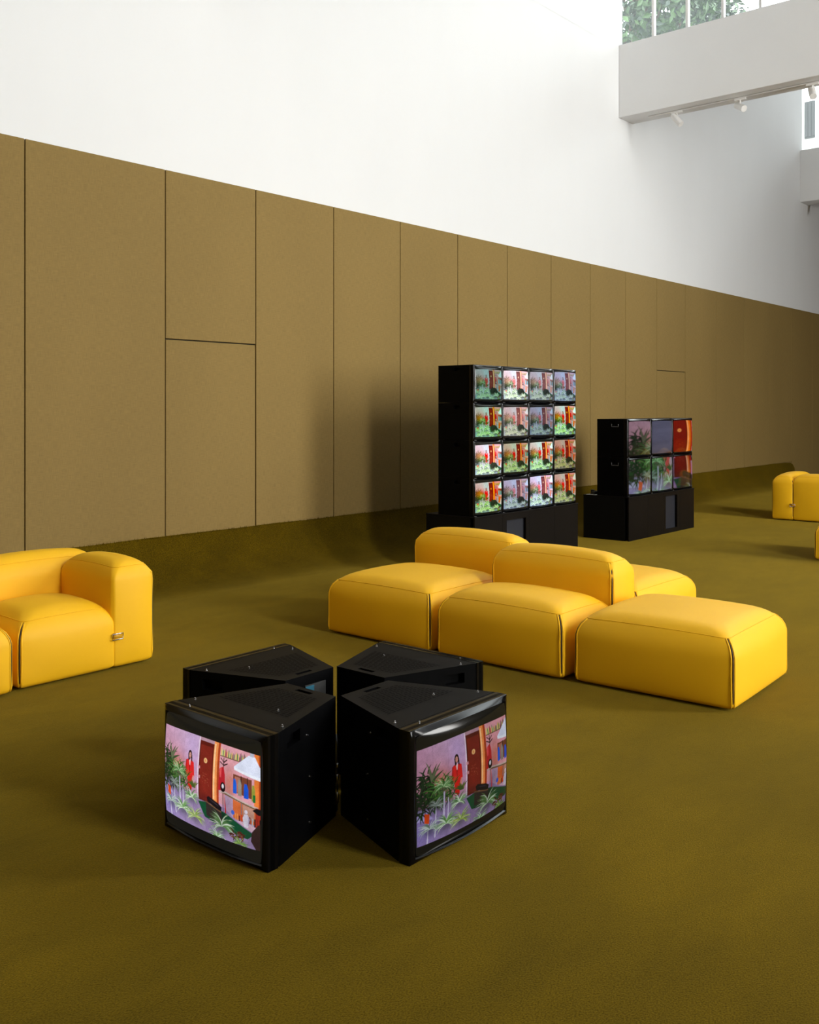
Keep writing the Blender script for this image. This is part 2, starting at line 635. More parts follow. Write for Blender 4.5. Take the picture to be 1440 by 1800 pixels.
# ------------------------------------------------------------------ track lighting
for i, bx in enumerate((BEAMS[3], BEAMS[4])):
    t = empty('lighting_track', (bx + 0.23, 0, BEAM_Z0), 0,
              ('thin white lighting track under the nearer white beam', 'thin white lighting track under the far beam at the right edge')[i], 'track')
    bm = bmesh.new()
    box(bm, -0.018, -0.006, Y0 + 1, 6.95, -0.016, 0.0)
    box(bm, 0.006, 0.018, Y0 + 1, 6.95, -0.016, 0.0)
    box(bm, -0.018, 0.018, Y0 + 1, 6.95, -0.005, 0.0)
    finish('rail', bm, 'white_metal', parent=t)
    bm = bmesh.new()
    box(bm, -0.006, 0.006, Y0 + 1, 6.95, -0.0062, -0.0052)
    finish('conductor_slot', bm, 'label', parent=t)


def spotlight(x, y, direction, label):
    t = empty('track_spotlight', (x, y, BEAM_Z0 - 0.016), 0, label, 'spotlight', 'white track spotlights')
    bm = bmesh.new()
    box(bm, -0.018, 0.018, -0.085, 0.085, -0.03, 0.0, 0.004, 1)
    finish('adapter', bm, 'white_metal', parent=t)
    bm = bmesh.new()
    cyl(bm, (0, 0, -0.03), (0, 0, -1), 0.012, 0.065, 10)
    finish('stem', bm, 'white_metal', parent=t)
    d = Vector(direction).normalized()
    c = Vector((0, 0, -0.125))
    bm = bmesh.new()
    tube(bm, [c - d * 0.105, c - d * 0.10, c + d * 0.11, c + d * 0.112, c + d * 0.09], [0.042, 0.047, 0.047, 0.040, 0.036], 20)
    h = finish('housing', bm, 'white_metal', parent=t, smooth=True, angle=0.6)
    bm = bmesh.new()
    tube(bm, [c + d * 0.092, c + d * 0.098, c + d * 0.104], [0.036, 0.030, 0.008], 16)
    finish('lens', bm, 'grey_metal', parent=h)
    return t


sx = BEAMS[3] + 0.23
spotlight(sx, 6.49, (-0.1, -0.62, -0.72), 'white track spotlight nearest the wall, tilted down under the beam')
spotlight(sx, 5.515, (-0.45, -0.62, -0.42), 'middle white track spotlight of the three, tipped almost level towards the right')
spotlight(sx, 4.505, (-0.55, -0.30, -0.70), 'white track spotlight at the frame edge under the nearer beam')
spotlight(BEAMS[4] + 0.23, 6.88, (-0.5, -0.2, -0.8), 'small white spotlight under the far beam at the right edge')

# ------------------------------------------------------------------ outdoors
bm = bmesh.new()
box(bm, -60, 140, 7.7, 90, -0.2, 0.0)
box(bm, 31, 140, -60, 7.7, -0.2, 0.0)
structure(finish('ground', bm, 'ground'), 'garden ground outside the hall')


def tree(name, x, y, h, r, n, label, seed):
    rnd = random.Random(seed)
    t = empty(name, (x, y, 0), 0, label, 'tree', 'trees outside the clerestory')
    bm = bmesh.new()
    tube(bm, [(0, 0, 0), (0.1, 0.05, h * 0.3), (-0.1, 0.1, h * 0.6), (0.05, 0, h * 0.92)], [0.38, 0.3, 0.2, 0.05], 10)
    blobs = []
    for k in range(26):
        a = rnd.uniform(0, 2 * PI)
        zz = rnd.uniform(0.30, 0.95)
        rr = r * rnd.uniform(0.25, 0.8) * (1.15 - abs(zz - 0.55))
        c = Vector((math.cos(a) * rr, math.sin(a) * rr, h * zz))
        blobs.append((c, r * rnd.uniform(0.35, 0.55)))
        tube(bm, [(0, 0, h * zz * 0.75), c * 0.6 + Vector((0, 0, h * zz * 0.35)), c], [0.1, 0.06, 0.02], 6)
    finish('trunk', bm, 'bark', parent=t)
    bm = bmesh.new()
    for k in range(n):
        c, br = blobs[rnd.randrange(len(blobs))]
        d = Vector((rnd.gauss(0, 1), rnd.gauss(0, 1), rnd.gauss(0, 1))).normalized() * br * rnd.uniform(0.6, 1.05)
        p = c + d
        s = rnd.uniform(0.11, 0.24)
        nrm = (d.normalized() + Vector((rnd.uniform(-.8, .8), rnd.uniform(-.8, .8), rnd.uniform(-.3, 1)))).normalized()
        u = nrm.orthogonal().normalized()
        u = (Matrix.Rotation(rnd.uniform(0, 6.28), 3, nrm) @ u)
        w = nrm.cross(u)
        vs = [bm.verts.new(p + q) for q in (-u * s, w * s * 0.45 + nrm * 0.02, u * s, -w * s * 0.45 + nrm * 0.02)]
        bm.faces.new(vs)
    f = finish('foliage', bm, 'leaf', parent=t)
    f['kind'] = 'stuff'
    return t


tree('broadleaf_tree', 33.0, 17.0, 23.0, 3.5, 34000, 'dark green tree seen through the first pane beside the white wall', 3)
tree('broadleaf_tree', 41.5, 19.2, 26.0, 3.9, 34000, 'leafy green tree seen through the middle clerestory panes', 5)
tree('broadleaf_tree', 51.5, 23.4, 30.0, 4.2, 26000, 'lighter green tree at the right end of the visible clerestory', 9)
tree('broadleaf_tree', 47.0, 32.5, 30.0, 4.6, 16000, 'furthest tree, filling gaps behind the other garden trees', 12)

b = empty('apartment_building', (60, 18, 0), 0, 'pale apartment building with a grey shuttered window beyond the second clerestory', 'building')
bm = bmesh.new()
box(bm, 0, 10, -22, 3.2, 0, 24)
finish('facade', bm, 'facade', parent=b)
for (yy, zz) in ((1.68, 18.8), (-1.6, 18.8), (-4.9, 18.8), (1.68, 14.6), (-1.6, 14.6), (-4.9, 14.6)):
    bm = bmesh.new()
    box(bm, -0.06, 0.02, yy - 0.30, yy + 0.30, zz - 1.1, zz + 1.1)
    w = finish('window', bm, 'shutter', parent=b)
    for k in range(3):
        bm = bmesh.new()
        box(bm, -0.10, -0.06, yy - 0.28 + k * 0.19, yy - 0.12 + k * 0.19, zz - 1.0, zz + 1.0)
        finish('shutter', bm, 'shutter', parent=w)

# ------------------------------------------------------------------ sofas


def ring_pts(a, b, r, nc=6, ns=9):
    """rounded rectangle outline, counter-clockwise; also the normalised side coordinate for the pillow bulge"""
    r = max(0.0005, min(r, a - 1e-4, b - 1e-4))
    pts = []
    corners = ((a - r, b - r, 0), (-(a - r), b - r, PI / 2), (-(a - r), -(b - r), PI), (a - r, -(b - r), 1.5 * PI))
    for k, (cx, cy, a0) in enumerate(corners):
        for i in range(nc + 1):
            t = a0 + PI / 2 * i / nc
            pts.append((cx + r * math.cos(t), cy + r * math.sin(t)))
        nx, ny, na = corners[(k + 1) % 4]
        ex, ey = cx + r * math.cos(a0 + PI / 2), cy + r * math.sin(a0 + PI / 2)
        fx, fy = nx + r * math.cos(na), ny + r * math.sin(na)
        for i in range(1, ns):
            t = i / ns
            pts.append((ex + (fx - ex) * t, ey + (fy - ey) * t))
    return pts


def cushion(x0, x1, y0, y1, z0, z1, rc=0.022, rt=0.135, rb=0.028, crown=0.045, bulge=0.021, name='seat', parent=None,
            piping=True, zips=('fl', 'fr', 'bl', 'br')):
    cx, cy = (x0 + x1) / 2, (y0 + y1) / 2
    a, b = (x1 - x0) / 2, (y1 - y0) / 2
    bm = bmesh.new()
    rings = []

    def add(d, z, zn, crowned=False, rcc=None):
        rr = (rc + 0.5 * d) if rcc is None else rcc
        ps = ring_pts(a - d, b - d, rr)
        row = []
        for (px, py) in ps:
            ux = max(-1, min(1, px / max(a - d, 1e-6)))
            uy = max(-1, min(1, py / max(b - d, 1e-6)))
            k = bulge * math.sin(PI * min(1, max(0, zn))) ** 0.8
            ox = math.copysign(k * (1 - uy * uy), px) if abs(ux) > 0.985 else 0
            oy = math.copysign(k * (1 - ux * ux), py) if abs(uy) > 0.985 else 0
            zz = z
            if crowned:
                zz += crown * (1 - (px / a) ** 2) ** 0.75 * (1 - (py / b) ** 2) ** 0.75
            row.append(bm.verts.new((cx + px + ox, cy + py + oy, zz)))
        rings.append(row)
    for i in range(5):
        t = i / 4 * PI / 2
        add(rb * (1 - math.sin(t)), z0 + rb * (1 - math.cos(t)), (rb * (1 - math.cos(t))) / (z1 - z0))
    H = z1 - rt - z0
    for i in range(1, 7):
        z = z0 + rb + (z1 - rt - z0 - rb) * i / 6
        add(0, z, (z - z0) / (z1 - z0))
    for i in range(1, 10):
        t = i / 9 * PI / 2
        d = rt * (1 - math.cos(t))
        z = z1 - rt + rt * math.sin(t)
        add(d, z, (z - z0) / (z1 - z0), True)
    dm = min(a, b)
    for i in range(1, 8):
        d = rt + (dm - 0.004 - rt) * i / 7
        add(d, z1, 1, True)
    for A, B in zip(rings, rings[1:]):
        n = len(A)
        for j in range(n):
            bm.faces.new((A[j], A[(j + 1) % n], B[(j + 1) % n], B[j]))
    bm.faces.new(rings[0][::-1])
    bm.faces.new(rings[-1])
    ob = finish(name, bm, 'yellow', parent=parent, smooth=True)
    if piping:
        # seam running round under the top, plus doubled piping with a dark zip at every corner
        bm = bmesh.new()
        t = 0.85
        d = rt * (1 - math.cos(t)) - 0.0008
        z = z1 - rt + rt * math.sin(t)
        ps = []
        for (px, py) in ring_pts(a - d, b - d, rc + 0.5 * d):
            ux, uy = px / (a - d), py / (b - d)
            k = bulge * math.sin(PI * (z - z0) / (z1 - z0)) ** 0.8
            ox = math.copysign(k * (1 - uy * uy), px) if abs(ux) > 0.985 else 0
            oy = math.copysign(k * (1 - ux * ux), py) if abs(uy) > 0.985 else 0
            zz = z + crown * (1 - (px / a) ** 2) ** 0.75 * (1 - (py / b) ** 2) ** 0.75
            ps.append((cx + px + ox, cy + py + oy, zz))
        tube(bm, ps, 0.0022, 6, closed=True)
        finish('seam', bm, 'yellow', parent=ob, smooth=True)
        zt = z + 0.002
        for cn in zips:
            sx_ = -1 if 'l' in cn else 1
            sy_ = -1 if 'f' in cn else 1
            X, Y = cx + sx_ * a, cy + sy_ * b
            N = 12
            zs = [z0 + 0.012 + (zt - z0 - 0.012) * i / N for i in range(N + 1)]
            def ins(zv):
                dd = 0
                if zv < z0 + rb:
                    q = 1 - (zv - z0) / rb
                    dd = rb * (1 - math.sqrt(max(0, 1 - q * q)))
                if zv > z1 - rt:
                    q = (zv - (z1 - rt)) / rt
                    dd = rt * (1 - math.sqrt(max(0, 1 - q * q)))
                return dd
            gap = [0.001 + 0.004 * math.sin(PI * i / N) for i in range(N + 1)]
            e = 0.004
            A_ = [(X - sx_ * (e + 0.007 + gap[i] + ins(zs[i])), Y - sy_ * (0.0005 + ins(zs[i])), zs[i]) for i in range(N + 1)]
            B_ = [(X - sx_ * (0.0005 + ins(zs[i])), Y - sy_ * (e + 0.007 + gap[i] + ins(zs[i])), zs[i]) for i in range(N + 1)]
            for q_ in (A_, B_):
                pb = bmesh.new()
                tube(pb, q_, 0.0048, 6)
                finish('piping', pb, 'yellow', parent=ob, smooth=True)
            zb = bmesh.new()
            C_ = [(X - sx_ * (0.0065 + ins(zs[i])), Y - sy_ * (0.0065 + ins(zs[i])), zs[i]) for i in range(N + 1)]
            tube(zb, C_, [0.0020 + 0.0030 * math.sin(PI * (i / N)) ** 0.7 for i in range(N + 1)], 7)
            finish('zip', zb, 'zip', parent=ob, smooth=True)
    return ob


def under_feet(t, w, d):
    for (px, py) in ((-1, -1), (1, -1), (1, 1), (-1, 1)):
        bm = bmesh.new()
        cyl(bm, (px * (w / 2 - 0.12), py * (d / 2 - 0.12), 0.0), (0, 0, 1), 0.03, 0.02, 12)
        finish('foot', bm, 'rubber', parent=t)


MW, MD, BK = 0.935, 0.90, 0.295
SZ0 = 0.010


def buckle(t, x, y, z, ang=0.0):
    s = bpy.data.objects.new('strap_buckle', None)
    bm = bmesh.new()
    # leather loop
    pr = []
    for i in range(13):
        q = PI * i / 12
        pr.append((-0.004 - 0.020 * math.sin(q), 0.017 * math.cos(q)))
    L_, R_ = [], []
    for (yy, zz) in pr:
        L_.append(bm.verts.new((-0.028, yy, zz)))
        R_.append(bm.verts.new((0.028, yy, zz)))
    for i in range(12):
        bm.faces.new((L_[i], R_[i], R_[i + 1], L_[i + 1]))
    o = finish('strap', bm, 'leather', parent=t, smooth=True, loc=(x, y, z), rot=(0, 0, ang))
    md = o.modifiers.new('thick', 'SOLIDIFY')
    md.thickness = 0.004
    bm = bmesh.new()
    tube(bm, [(-0.036, -0.020, -0.022), (0.036, -0.020, -0.022), (0.036, -0.024, 0.014), (-0.036, -0.024, 0.014)], 0.004, 8, closed=True)
    finish('buckle', bm, 'steel', parent=o, smooth=True)


def ottoman(loc, rz, label, w=MW, d=MD, group='yellow sofa modules'):
    t = empty('sofa_ottoman', loc, rz, label, 'ottoman', group)
    cushion(-w / 2, w / 2, -d / 2, d / 2, SZ0, 0.405, parent=t)
    under_feet(t, w, d)
    return t


def seat_module(loc, rz, label, w=MW, d=MD, group='yellow sofa modules', arm=0, seat_gap=0.0, buck=True):
    """seat, full-width back and, with arm = -1 / 1, an arm on the left / right"""
    t = empty('sofa_module', loc, rz, label, 'sofa', group)
    xa, xb = -w / 2, w / 2
    ys = d / 2 - BK
    if arm == 1:
        cushion(xb - BK, xb, -d / 2 + 0.002, ys + 0.004, SZ0, 0.635, parent=t, name='armrest', crown=0.035, rt=0.10, zips=('fr',))
        cushion(xa, xb - BK + 0.020, -d / 2, ys + 0.012, SZ0, 0.405, parent=t, zips=('fl',))
        buckle(t, xb - BK + 0.024, -d / 2 + 0.004, 0.208)
    elif arm == -1:
        cushion(xa, xa + BK, -d / 2 + 0.002, ys + 0.004, SZ0, 0.635, parent=t, name='armrest', crown=0.035, rt=0.10, zips=('fl',))
        cushion(xa + BK - 0.020, xb, -d / 2, ys + 0.012, SZ0, 0.405, parent=t, zips=('fr',))
        buckle(t, xa - 0.004, ys + 0.0, 0.225, -PI / 2)
    else:
        cushion(xa, xb, -d / 2, ys + 0.012, SZ0, 0.405, parent=t)
    cushion(xa, xb, ys, d / 2, SZ0, 0.635, parent=t, name='backrest', crown=0.038, rt=0.115)
    under_feet(t, w, d)
    return t


# central island, fronts facing -X (towards the camera's left)
RZ = -PI / 2
PX = 4.935 + MD / 2
ottoman((PX, 4.50, 0), RZ, 'yellow ottoman at the left end of the central sofa island', w=0.945)
seat_module((PX, 3.50, 0), RZ, 'yellow sofa module with backrest in the middle of the front row')
ottoman((PX + 0.045, 2.515, 0), RZ + math.radians(2.5), 'large yellow ottoman at the right end nearest the camera')
seat_module((PX + MD + 0.052, 4.50, 0), RZ + PI, 'yellow sofa module behind the left ottoman, only its low backrest showing')
ottoman((PX + MD + 0.052, 3.50, 0), RZ, 'yellow ottoman in the back row, partly hidden behind the middle backrest')

# sofa at the left edge and the ones far right; fronts facing -Y
seat_module((3.215, 5.245 + MD / 2, 0), 0, 'yellow corner module with high right arm and buckle at the left edge', w=0.895, arm=1)
seat_module((2.716 - MW / 2, 5.215 + MD / 2, 0), 0, 'yellow module cut off by the left frame edge beside the corner module')
seat_module((14.06 + 0.4675, 5.14 - MD / 2, 0), 0, 'distant yellow corner module near the wall at the right edge', arm=-1)
ottoman((10.57 + MW / 2, 3.42 - MD / 2, 0), 0, 'yellow ottoman barely showing at the right frame edge')

# ------------------------------------------------------------------ the picture on the screens
CW, CH = 1000, 640                       # canvas covers u in [-0.22, 1.03], v in [0, 1]
U0, U1 = -0.22, 1.03
canvas = np.zeros((CH, CW, 3), dtype=np.float32)
YY, XX = np.mgrid[0:CH, 0:CW].astype(np.float32)


def px(u, v):
    return ((u - U0) / (U1 - U0) * CW, v * CH)


def fill_poly(pts, color, alpha=1.0):
    P = np.array([px(*p) for p in pts], dtype=np.float32)
    x0, x1 = int(max(0, P[:, 0].min() - 1)), int(min(CW, P[:, 0].max() + 2))
    y0, y1 = int(max(0, P[:, 1].min() - 1)), int(min(CH, P[:, 1].max() + 2))
    if x1 <= x0 or y1 <= y0:
        return
    xs_, ys_ = XX[y0:y1, x0:x1] + 0.5, YY[y0:y1, x0:x1] + 0.5
    ins = np.zeros(xs_.shape, dtype=bool)
    n = len(P)
    for i in range(n):
        ax, ay = P[i]
        bx_, by_ = P[(i + 1) % n]
        if ay == by_:
            continue
        c = (ay > ys_) != (by_ > ys_)
        ins ^= c & (xs_ < (bx_ - ax) * (ys_ - ay) / (by_ - ay) + ax)
    col = np.array(lin(*color), dtype=np.float32)
    reg = canvas[y0:y1, x0:x1]
    reg[ins] = reg[ins] * (1 - alpha) + col * alpha


def fill_rect(u0, u1, v0, v1, color, alpha=1.0):
    fill_poly(((u0, v0), (u1, v0), (u1, v1), (u0, v1)), color, alpha)


def fill_ell(u, v, ru, rv, color, alpha=1.0, n=20):
    fill_poly([(u + ru * math.cos(2 * PI * i / n), v + rv * math.sin(2 * PI * i / n)) for i in range(n)], color, alpha)


def soft_blob(u, v, ru, rv, color, alpha):
    x, y = px(u, v)
    rx, ry = ru / (U1 - U0) * CW, rv * CH
    k = np.exp(-(((XX - x) / rx) ** 2 + ((YY - y) / ry) ** 2))[..., None] * alpha
    canvas[:] = canvas * (1 - k) + np.array(lin(*color), dtype=np.float32) * k


def leaf(u, v, ang, length, width, color, droop=0.4, alpha=1.0):
    A, B = [], []
    N = 7
    x, y, a = u, v, ang
    for i in range(N + 1):
        t = i / N
        w = width * (math.sin(PI * min(1, t * 0.85 + 0.15)) ** 0.8) * (1 - t * 0.5)
        nx, ny = -math.sin(a), math.cos(a)
        A.append((x + nx * w, y + ny * w * 1.35))
        B.append((x - nx * w, y - ny * w * 1.35))
        x += math.cos(a) * length / N
        y += math.sin(a) * length / N * 1.3
        a += droop / N * (1 if math.cos(ang) > 0 else -1)
    fill_poly(A + B[::-1], color, alpha)


def spider_plant(u, v, s, cols, n, rnd, up=0.9):
    soft_blob(u, v + s * .12, s * .45, s * .45, tuple(int(c * .45) for c in cols[-1]), 0.6)
    for i in range(int(n * 1.7)):
        a = -PI / 2 + rnd.uniform(-1.9, 1.9) * up
        leaf(u + rnd.uniform(-.006, .006), v, a, s * rnd.uniform(0.5, 0.95), s * 0.026, cols[rnd.randrange(len(cols))], rnd.uniform(0.7, 1.7))


def paint():
    R = random.Random(11)
    f = lambda c: np.array(lin(*c), dtype=np.float32)
    vv = (YY / CH)[..., None]
    canvas[:] = f((206, 172, 205)) * (1 - vv) + f((196, 142, 176)) * vv
    soft_blob(-0.12, 0.05, 0.22, 0.35, (196, 140, 165), 0.7)
    soft_blob(0.12, 0.42, 0.17, 0.20, (205, 110, 70), 0.85)
    soft_blob(0.30, 0.12, 0.10, 0.22, (200, 172, 220), 0.7)
    for u_ in (0.2, 0.06):
        fill_rect(u_, u_ + 0.003, 0, 0.55, (150, 110, 140), 0.6)
    # floor
    fill_poly(((-0.22, 0.60), (0.37, 0.63), (0.80, 0.66), (1.03, 0.80), (1.03, 1), (-0.22, 1)), (160, 138, 182))
    soft_blob(-0.05, 0.85, 0.18, 0.18, (142, 130, 200), 0.7)
    soft_blob(0.5, 0.95, 0.2, 0.12, (150, 128, 170), 0.7)
    for k in range(6):
        fill_poly(((-0.2 + k * .13, 1), (-0.197 + k * .13, 1), (0.0 + k * .08, .64), (-0.003 + k * .08, .64)), (115, 92, 150), 0.7)
    fill_poly(((-0.20, 0.60), (0.02, 0.62), (0.06, 0.74), (-0.20, 0.72)), (190, 178, 235))
    # door, light strip and orange pilasters
    fill_rect(0.368, 0.380, 0.0, 0.64, (238, 215, 235))
    fill_rect(0.380, 0.532, 0.03, 0.66, (96, 26, 22))
    fill_rect(0.392, 0.520, 0.07, 0.64, (128, 38, 30))
    fill_rect(0.380, 0.532, 0.0, 0.032, (190, 150, 165))
    soft_blob(0.45, 0.5, 0.05, 0.2, (150, 46, 34), 0.35)
    fill_ell(0.452, 0.225, 0.019, 0.027, (240, 190, 130))
    fill_ell(0.452, 0.225, 0.009, 0.013, (225, 150, 90))
    fill_rect(0.372, 0.395, 0.30, 0.33, (215, 150, 160))
    fill_rect(0.374, 0.398, 0.40, 0.43, (215, 150, 160))
    for i in range(26):
        fill_ell(0.42 + R.uniform(0, .07), 0.36 + R.uniform(0, .12), .002, .003, (200, 110, 80))
    fill_rect(0.532, 0.575, 0.0, 0.66, (244, 150, 84))
    fill_rect(0.538, 0.552, 0.02, 0.60, (255, 205, 150))
    fill_rect(0.575, 0.598, 0.0, 0.66, (176, 66, 32))
    # right room
    fill_rect(0.598, 1.03, 0.0, 0.62, (222, 160, 172))
    soft_blob(0.70, 0.38, 0.06, 0.16, (196, 112, 84), 0.8)
    fill_rect(0.92, 1.03, 0.0, 0.62, (236, 128, 56))
    fill_rect(0.955, 0.966, 0.0, 0.62, (180, 70, 30))
    fill_rect(0.60, 0.80, 0.112, 0.124, (120, 96, 70))
    for i in range(24):
        u_ = 0.605 + i * 0.0105
        h_ = R.uniform(0.035, 0.075)
        c_ = R.choice(((40, 130, 50), (215, 210, 90), (160, 40, 40), (235, 190, 90), (60, 60, 40), (190, 220, 120), (90, 40, 60)))
        fill_rect(u_, u_ + 0.0075, 0.112 - h_, 0.112, c_)
        fill_rect(u_ + .002, u_ + 0.0055, 0.10 - h_, 0.112 - h_, c_)
    # coat stand and coat
    fill_rect(0.636, 0.643, 0.13, 0.70, (45, 20, 24))
    for s_ in (-1, 1):
        fill_poly(((0.639, 0.17), (0.642, 0.185), (0.639 + s_ * .034, 0.145), (0.639 + s_ * .031, 0.135)), (45, 20, 24))
        fill_poly(((0.639, 0.20), (0.642, 0.215), (0.639 + s_ * .040, 0.185), (0.639 + s_ * .037, 0.175)), (45, 20, 24))
    fill_poly(((0.600, 0.25), (0.640, 0.22), (0.655, 0.30), (0.660, 0.47), (0.590, 0.48)), (190, 36, 48))
    fill_poly(((0.600, 0.25), (0.622, 0.23), (0.618, 0.34), (0.604, 0.34)), (228, 84, 88))
    fill_rect(0.655, 0.668, 0.50, 0.72, (196, 40, 40))
    # window and things on the sill
    fill_poly(((0.735, 0.26), (0.90, 0.27), (0.90, 0.47), (0.735, 0.44)), (120, 66, 48))
    fill_poly(((0.75, 0.28), (0.80, 0.28), (0.80, 0.44), (0.75, 0.44)), (176, 110, 96))
    fill_rect(0.805, 0.812, 0.26, 0.46, (60, 40, 36))
    fill_rect(0.86, 0.866, 0.26, 0.46, (60, 40, 36))
    for (u_, w_, v0, v1, c_) in ((0.745, 0.030, 0.31, 0.46, (30, 96, 214)), (0.845, 0.036, 0.33, 0.48, (24, 84, 206)), (0.79, 0.030, 0.30, 0.47, (150, 140, 130)),
                                (0.908, 0.026, 0.32, 0.49, (150, 150, 60))):
        fill_poly(((u_ - w_ * .2, v0), (u_ + w_ * .4, v0), (u_ + w_ * .75, v0 + .05), (u_ + w_ * .8, v1), (u_ - w_ * .3, v1), (u_ - w_ * .3, v0 + .05)), c_)
    fill_rect(0.910, 0.930, 0.42, 0.50, (24, 110, 50))
    fill_poly(((0.60, 0.485), (0.66, 0.47), (0.95, 0.545), (0.95, 0.575), (0.66, 0.500), (0.60, 0.500)), (206, 182, 176))
    fill_poly(((0.62, 0.497), (0.66, 0.488), (0.95, 0.562), (0.95, 0.578), (0.66, 0.503)), (120, 100, 70))
    # clock
    fill_ell(0.637, 0.435, 0.025, 0.052, (26, 18, 22))
    fill_ell(0.637, 0.425, 0.011, 0.024, (236, 228, 236))
    # lamp shade
    fill_poly(((0.868, 0.03), (0.925, 0.03), (1.01, 0.235), (1.01, 0.275), (0.742, 0.215), (0.738, 0.185)), (226, 232, 252))
    fill_poly(((0.742, 0.190), (1.01, 0.240), (1.01, 0.275), (0.742, 0.215)), (238, 244, 255))
    fill_rect(0.88, 0.912, 0.0, 0.035, (190, 190, 205))
    # cupboards below
    fill_poly(((0.655, 0.505), (0.735, 0.525), (0.735, 0.72), (0.668, 0.66)), (190, 160, 190))
    fill_poly(((0.735, 0.525), (0.935, 0.575), (0.935, 0.74), (0.735, 0.72)), (218, 110, 58))
    fill_poly(((0.825, 0.55), (0.92, 0.575), (0.92, 0.70), (0.825, 0.68)), (200, 150, 130))
    fill_rect(0.808, 0.817, 0.54, 0.74, (150, 120, 120))
    fill_ell(0.732, 0.665, 0.016, 0.025, (70, 110, 220))
    for i in range(9):
        u_ = 0.752 + i * .018
        fill_rect(u_, u_ + .011, 0.66 + R.uniform(0, .02), 0.735, R.choice(((220, 70, 40), (170, 40, 30), (240, 150, 80), (110, 40, 40))))
    fill_poly(((0.93, 0.55), (1.03, 0.57), (1.03, 0.80), (0.93, 0.76)), (170, 50, 34))
    fill_poly(((0.905, 0.585), (0.94, 0.555), (1.03, 0.575), (1.03, 0.63), (0.95, 0.625)), (22, 20, 24))
    fill_poly(((0.76, 0.74), (0.86, 0.73), (1.0, 0.79), (0.90, 0.82)), (226, 186, 206))
    # green carpet
    fill_poly(((0.375, 0.68), (0.46, 0.66), (0.66, 0.70), (0.92, 0.84), (0.86, 0.91), (0.70, 0.88), (0.44, 0.83)), (14, 84, 52))
    fill_poly(((0.47, 0.66), (0.66, 0.71), (0.66, 0.80), (0.47, 0.78)), (10, 60, 40))
    # white vase
    fill_ell(0.852, 0.620, 0.014, 0.022, (235, 228, 245))
    fill_poly(((0.838, 0.645), (0.866, 0.645), (0.884, 0.69), (0.872, 0.76), (0.868, 0.785), (0.836, 0.785), (0.830, 0.76), (0.822, 0.69)), (236, 230, 248))
    fill_poly(((0.862, 0.65), (0.884, 0.69), (0.872, 0.76), (0.866, 0.76), (0.87, 0.69)), (190, 175, 205))
    for i in range(5):
        u_ = 0.90 + i * .02
        fill_rect(u_, u_ + .010, 0.67, 0.76, R.choice(((30, 24, 24), (190, 190, 190), (150, 40, 34))))
    # armchair with black cushion
    fill_poly(((0.458, 0.645), (0.62, 0.70), (0.625, 0.86), (0.462, 0.80)), (52, 46, 44))
    fill_poly(((0.458, 0.645), (0.62, 0.70), (0.618, 0.715), (0.458, 0.66)), (120, 88, 62))
    fill_poly(((0.470, 0.605), (0.49, 0.585), (0.59, 0.625), (0.625, 0.655), (0.62, 0.70), (0.59, 0.695), (0.48, 0.648)), (24, 20, 26))
    fill_poly(((0.50, 0.61), (0.58, 0.64), (0.60, 0.66), (0.52, 0.63)), (58, 50, 60))
    # dark armchair bottom right
    fill_poly(((0.90, 0.82), (0.95, 0.73), (1.03, 0.68), (1.03, 1.0), (0.93, 1.0), (0.89, 0.92)), (56, 40, 34))
    # woman in a red suit
    wu, wv = (lambda u: 0.278 + (u - 0.278) * 1.10), (lambda v: 0.175 + (v - 0.155) * 0.90)
    def W(pts, c):
        fill_poly([(wu(p[0]), wv(p[1])) for p in pts], c)
    def WE(u, v, ru, rv, c):
        fill_ell(wu(u), wv(v), ru * 1.0, rv * 0.92, c)
    def WR(a_, b_, c_, d_, c):
        fill_rect(wu(a_), wu(b_), wv(c_), wv(d_), c)
    W(((0.262, 0.60), (0.272, 0.60), (0.275, 0.70), (0.266, 0.70)), (36, 24, 34))
    W(((0.280, 0.60), (0.292, 0.60), (0.290, 0.69), (0.281, 0.69)), (36, 24, 34))
    W(((0.250, 0.44), (0.308, 0.44), (0.300, 0.62), (0.262, 0.62)), (222, 34, 30))
    W(((0.236, 0.285), (0.252, 0.268), (0.300, 0.268), (0.320, 0.288), (0.328, 0.44), (0.312, 0.46), (0.246, 0.46), (0.232, 0.42)), (226, 40, 42))
    W(((0.236, 0.285), (0.246, 0.275), (0.246, 0.45), (0.226, 0.46)), (186, 26, 34))
    W(((0.268, 0.268), (0.288, 0.268), (0.282, 0.345), (0.276, 0.345)), (238, 190, 190))
    W(((0.274, 0.33), (0.282, 0.33), (0.279, 0.46), (0.276, 0.46)), (150, 18, 26))
    W(((0.224, 0.44), (0.236, 0.44), (0.234, 0.55), (0.226, 0.55)), (226, 150, 130))
    W(((0.312, 0.44), (0.324, 0.44), (0.316, 0.53), (0.308, 0.53)), (226, 150, 130))
    WE(0.278, 0.205, 0.021, 0.050, (38, 20, 24))
    W(((0.257, 0.20), (0.262, 0.285), (0.275, 0.27), (0.282, 0.20)), (38, 20, 24))
    W(((0.290, 0.19), (0.300, 0.21), (0.303, 0.285), (0.290, 0.275)), (38, 20, 24))
    WE(0.278, 0.215, 0.012, 0.034, (216, 156, 140))
    WR(0.270, 0.275, 0.205, 0.210, (40, 24, 26))
    WR(0.280, 0.285, 0.205, 0.210, (40, 24, 26))
    WR(0.274, 0.282, 0.232, 0.237, (180, 50, 60))
    # plants
    soft_blob(-0.12, 0.56, 0.14, 0.10, (18, 36, 24), 0.9)
    soft_blob(0.04, 0.42, 0.05, 0.10, (24, 34, 24), 0.8)
    soft_blob(0.12, 0.53, 0.10, 0.07, (34, 64, 34), 0.8)
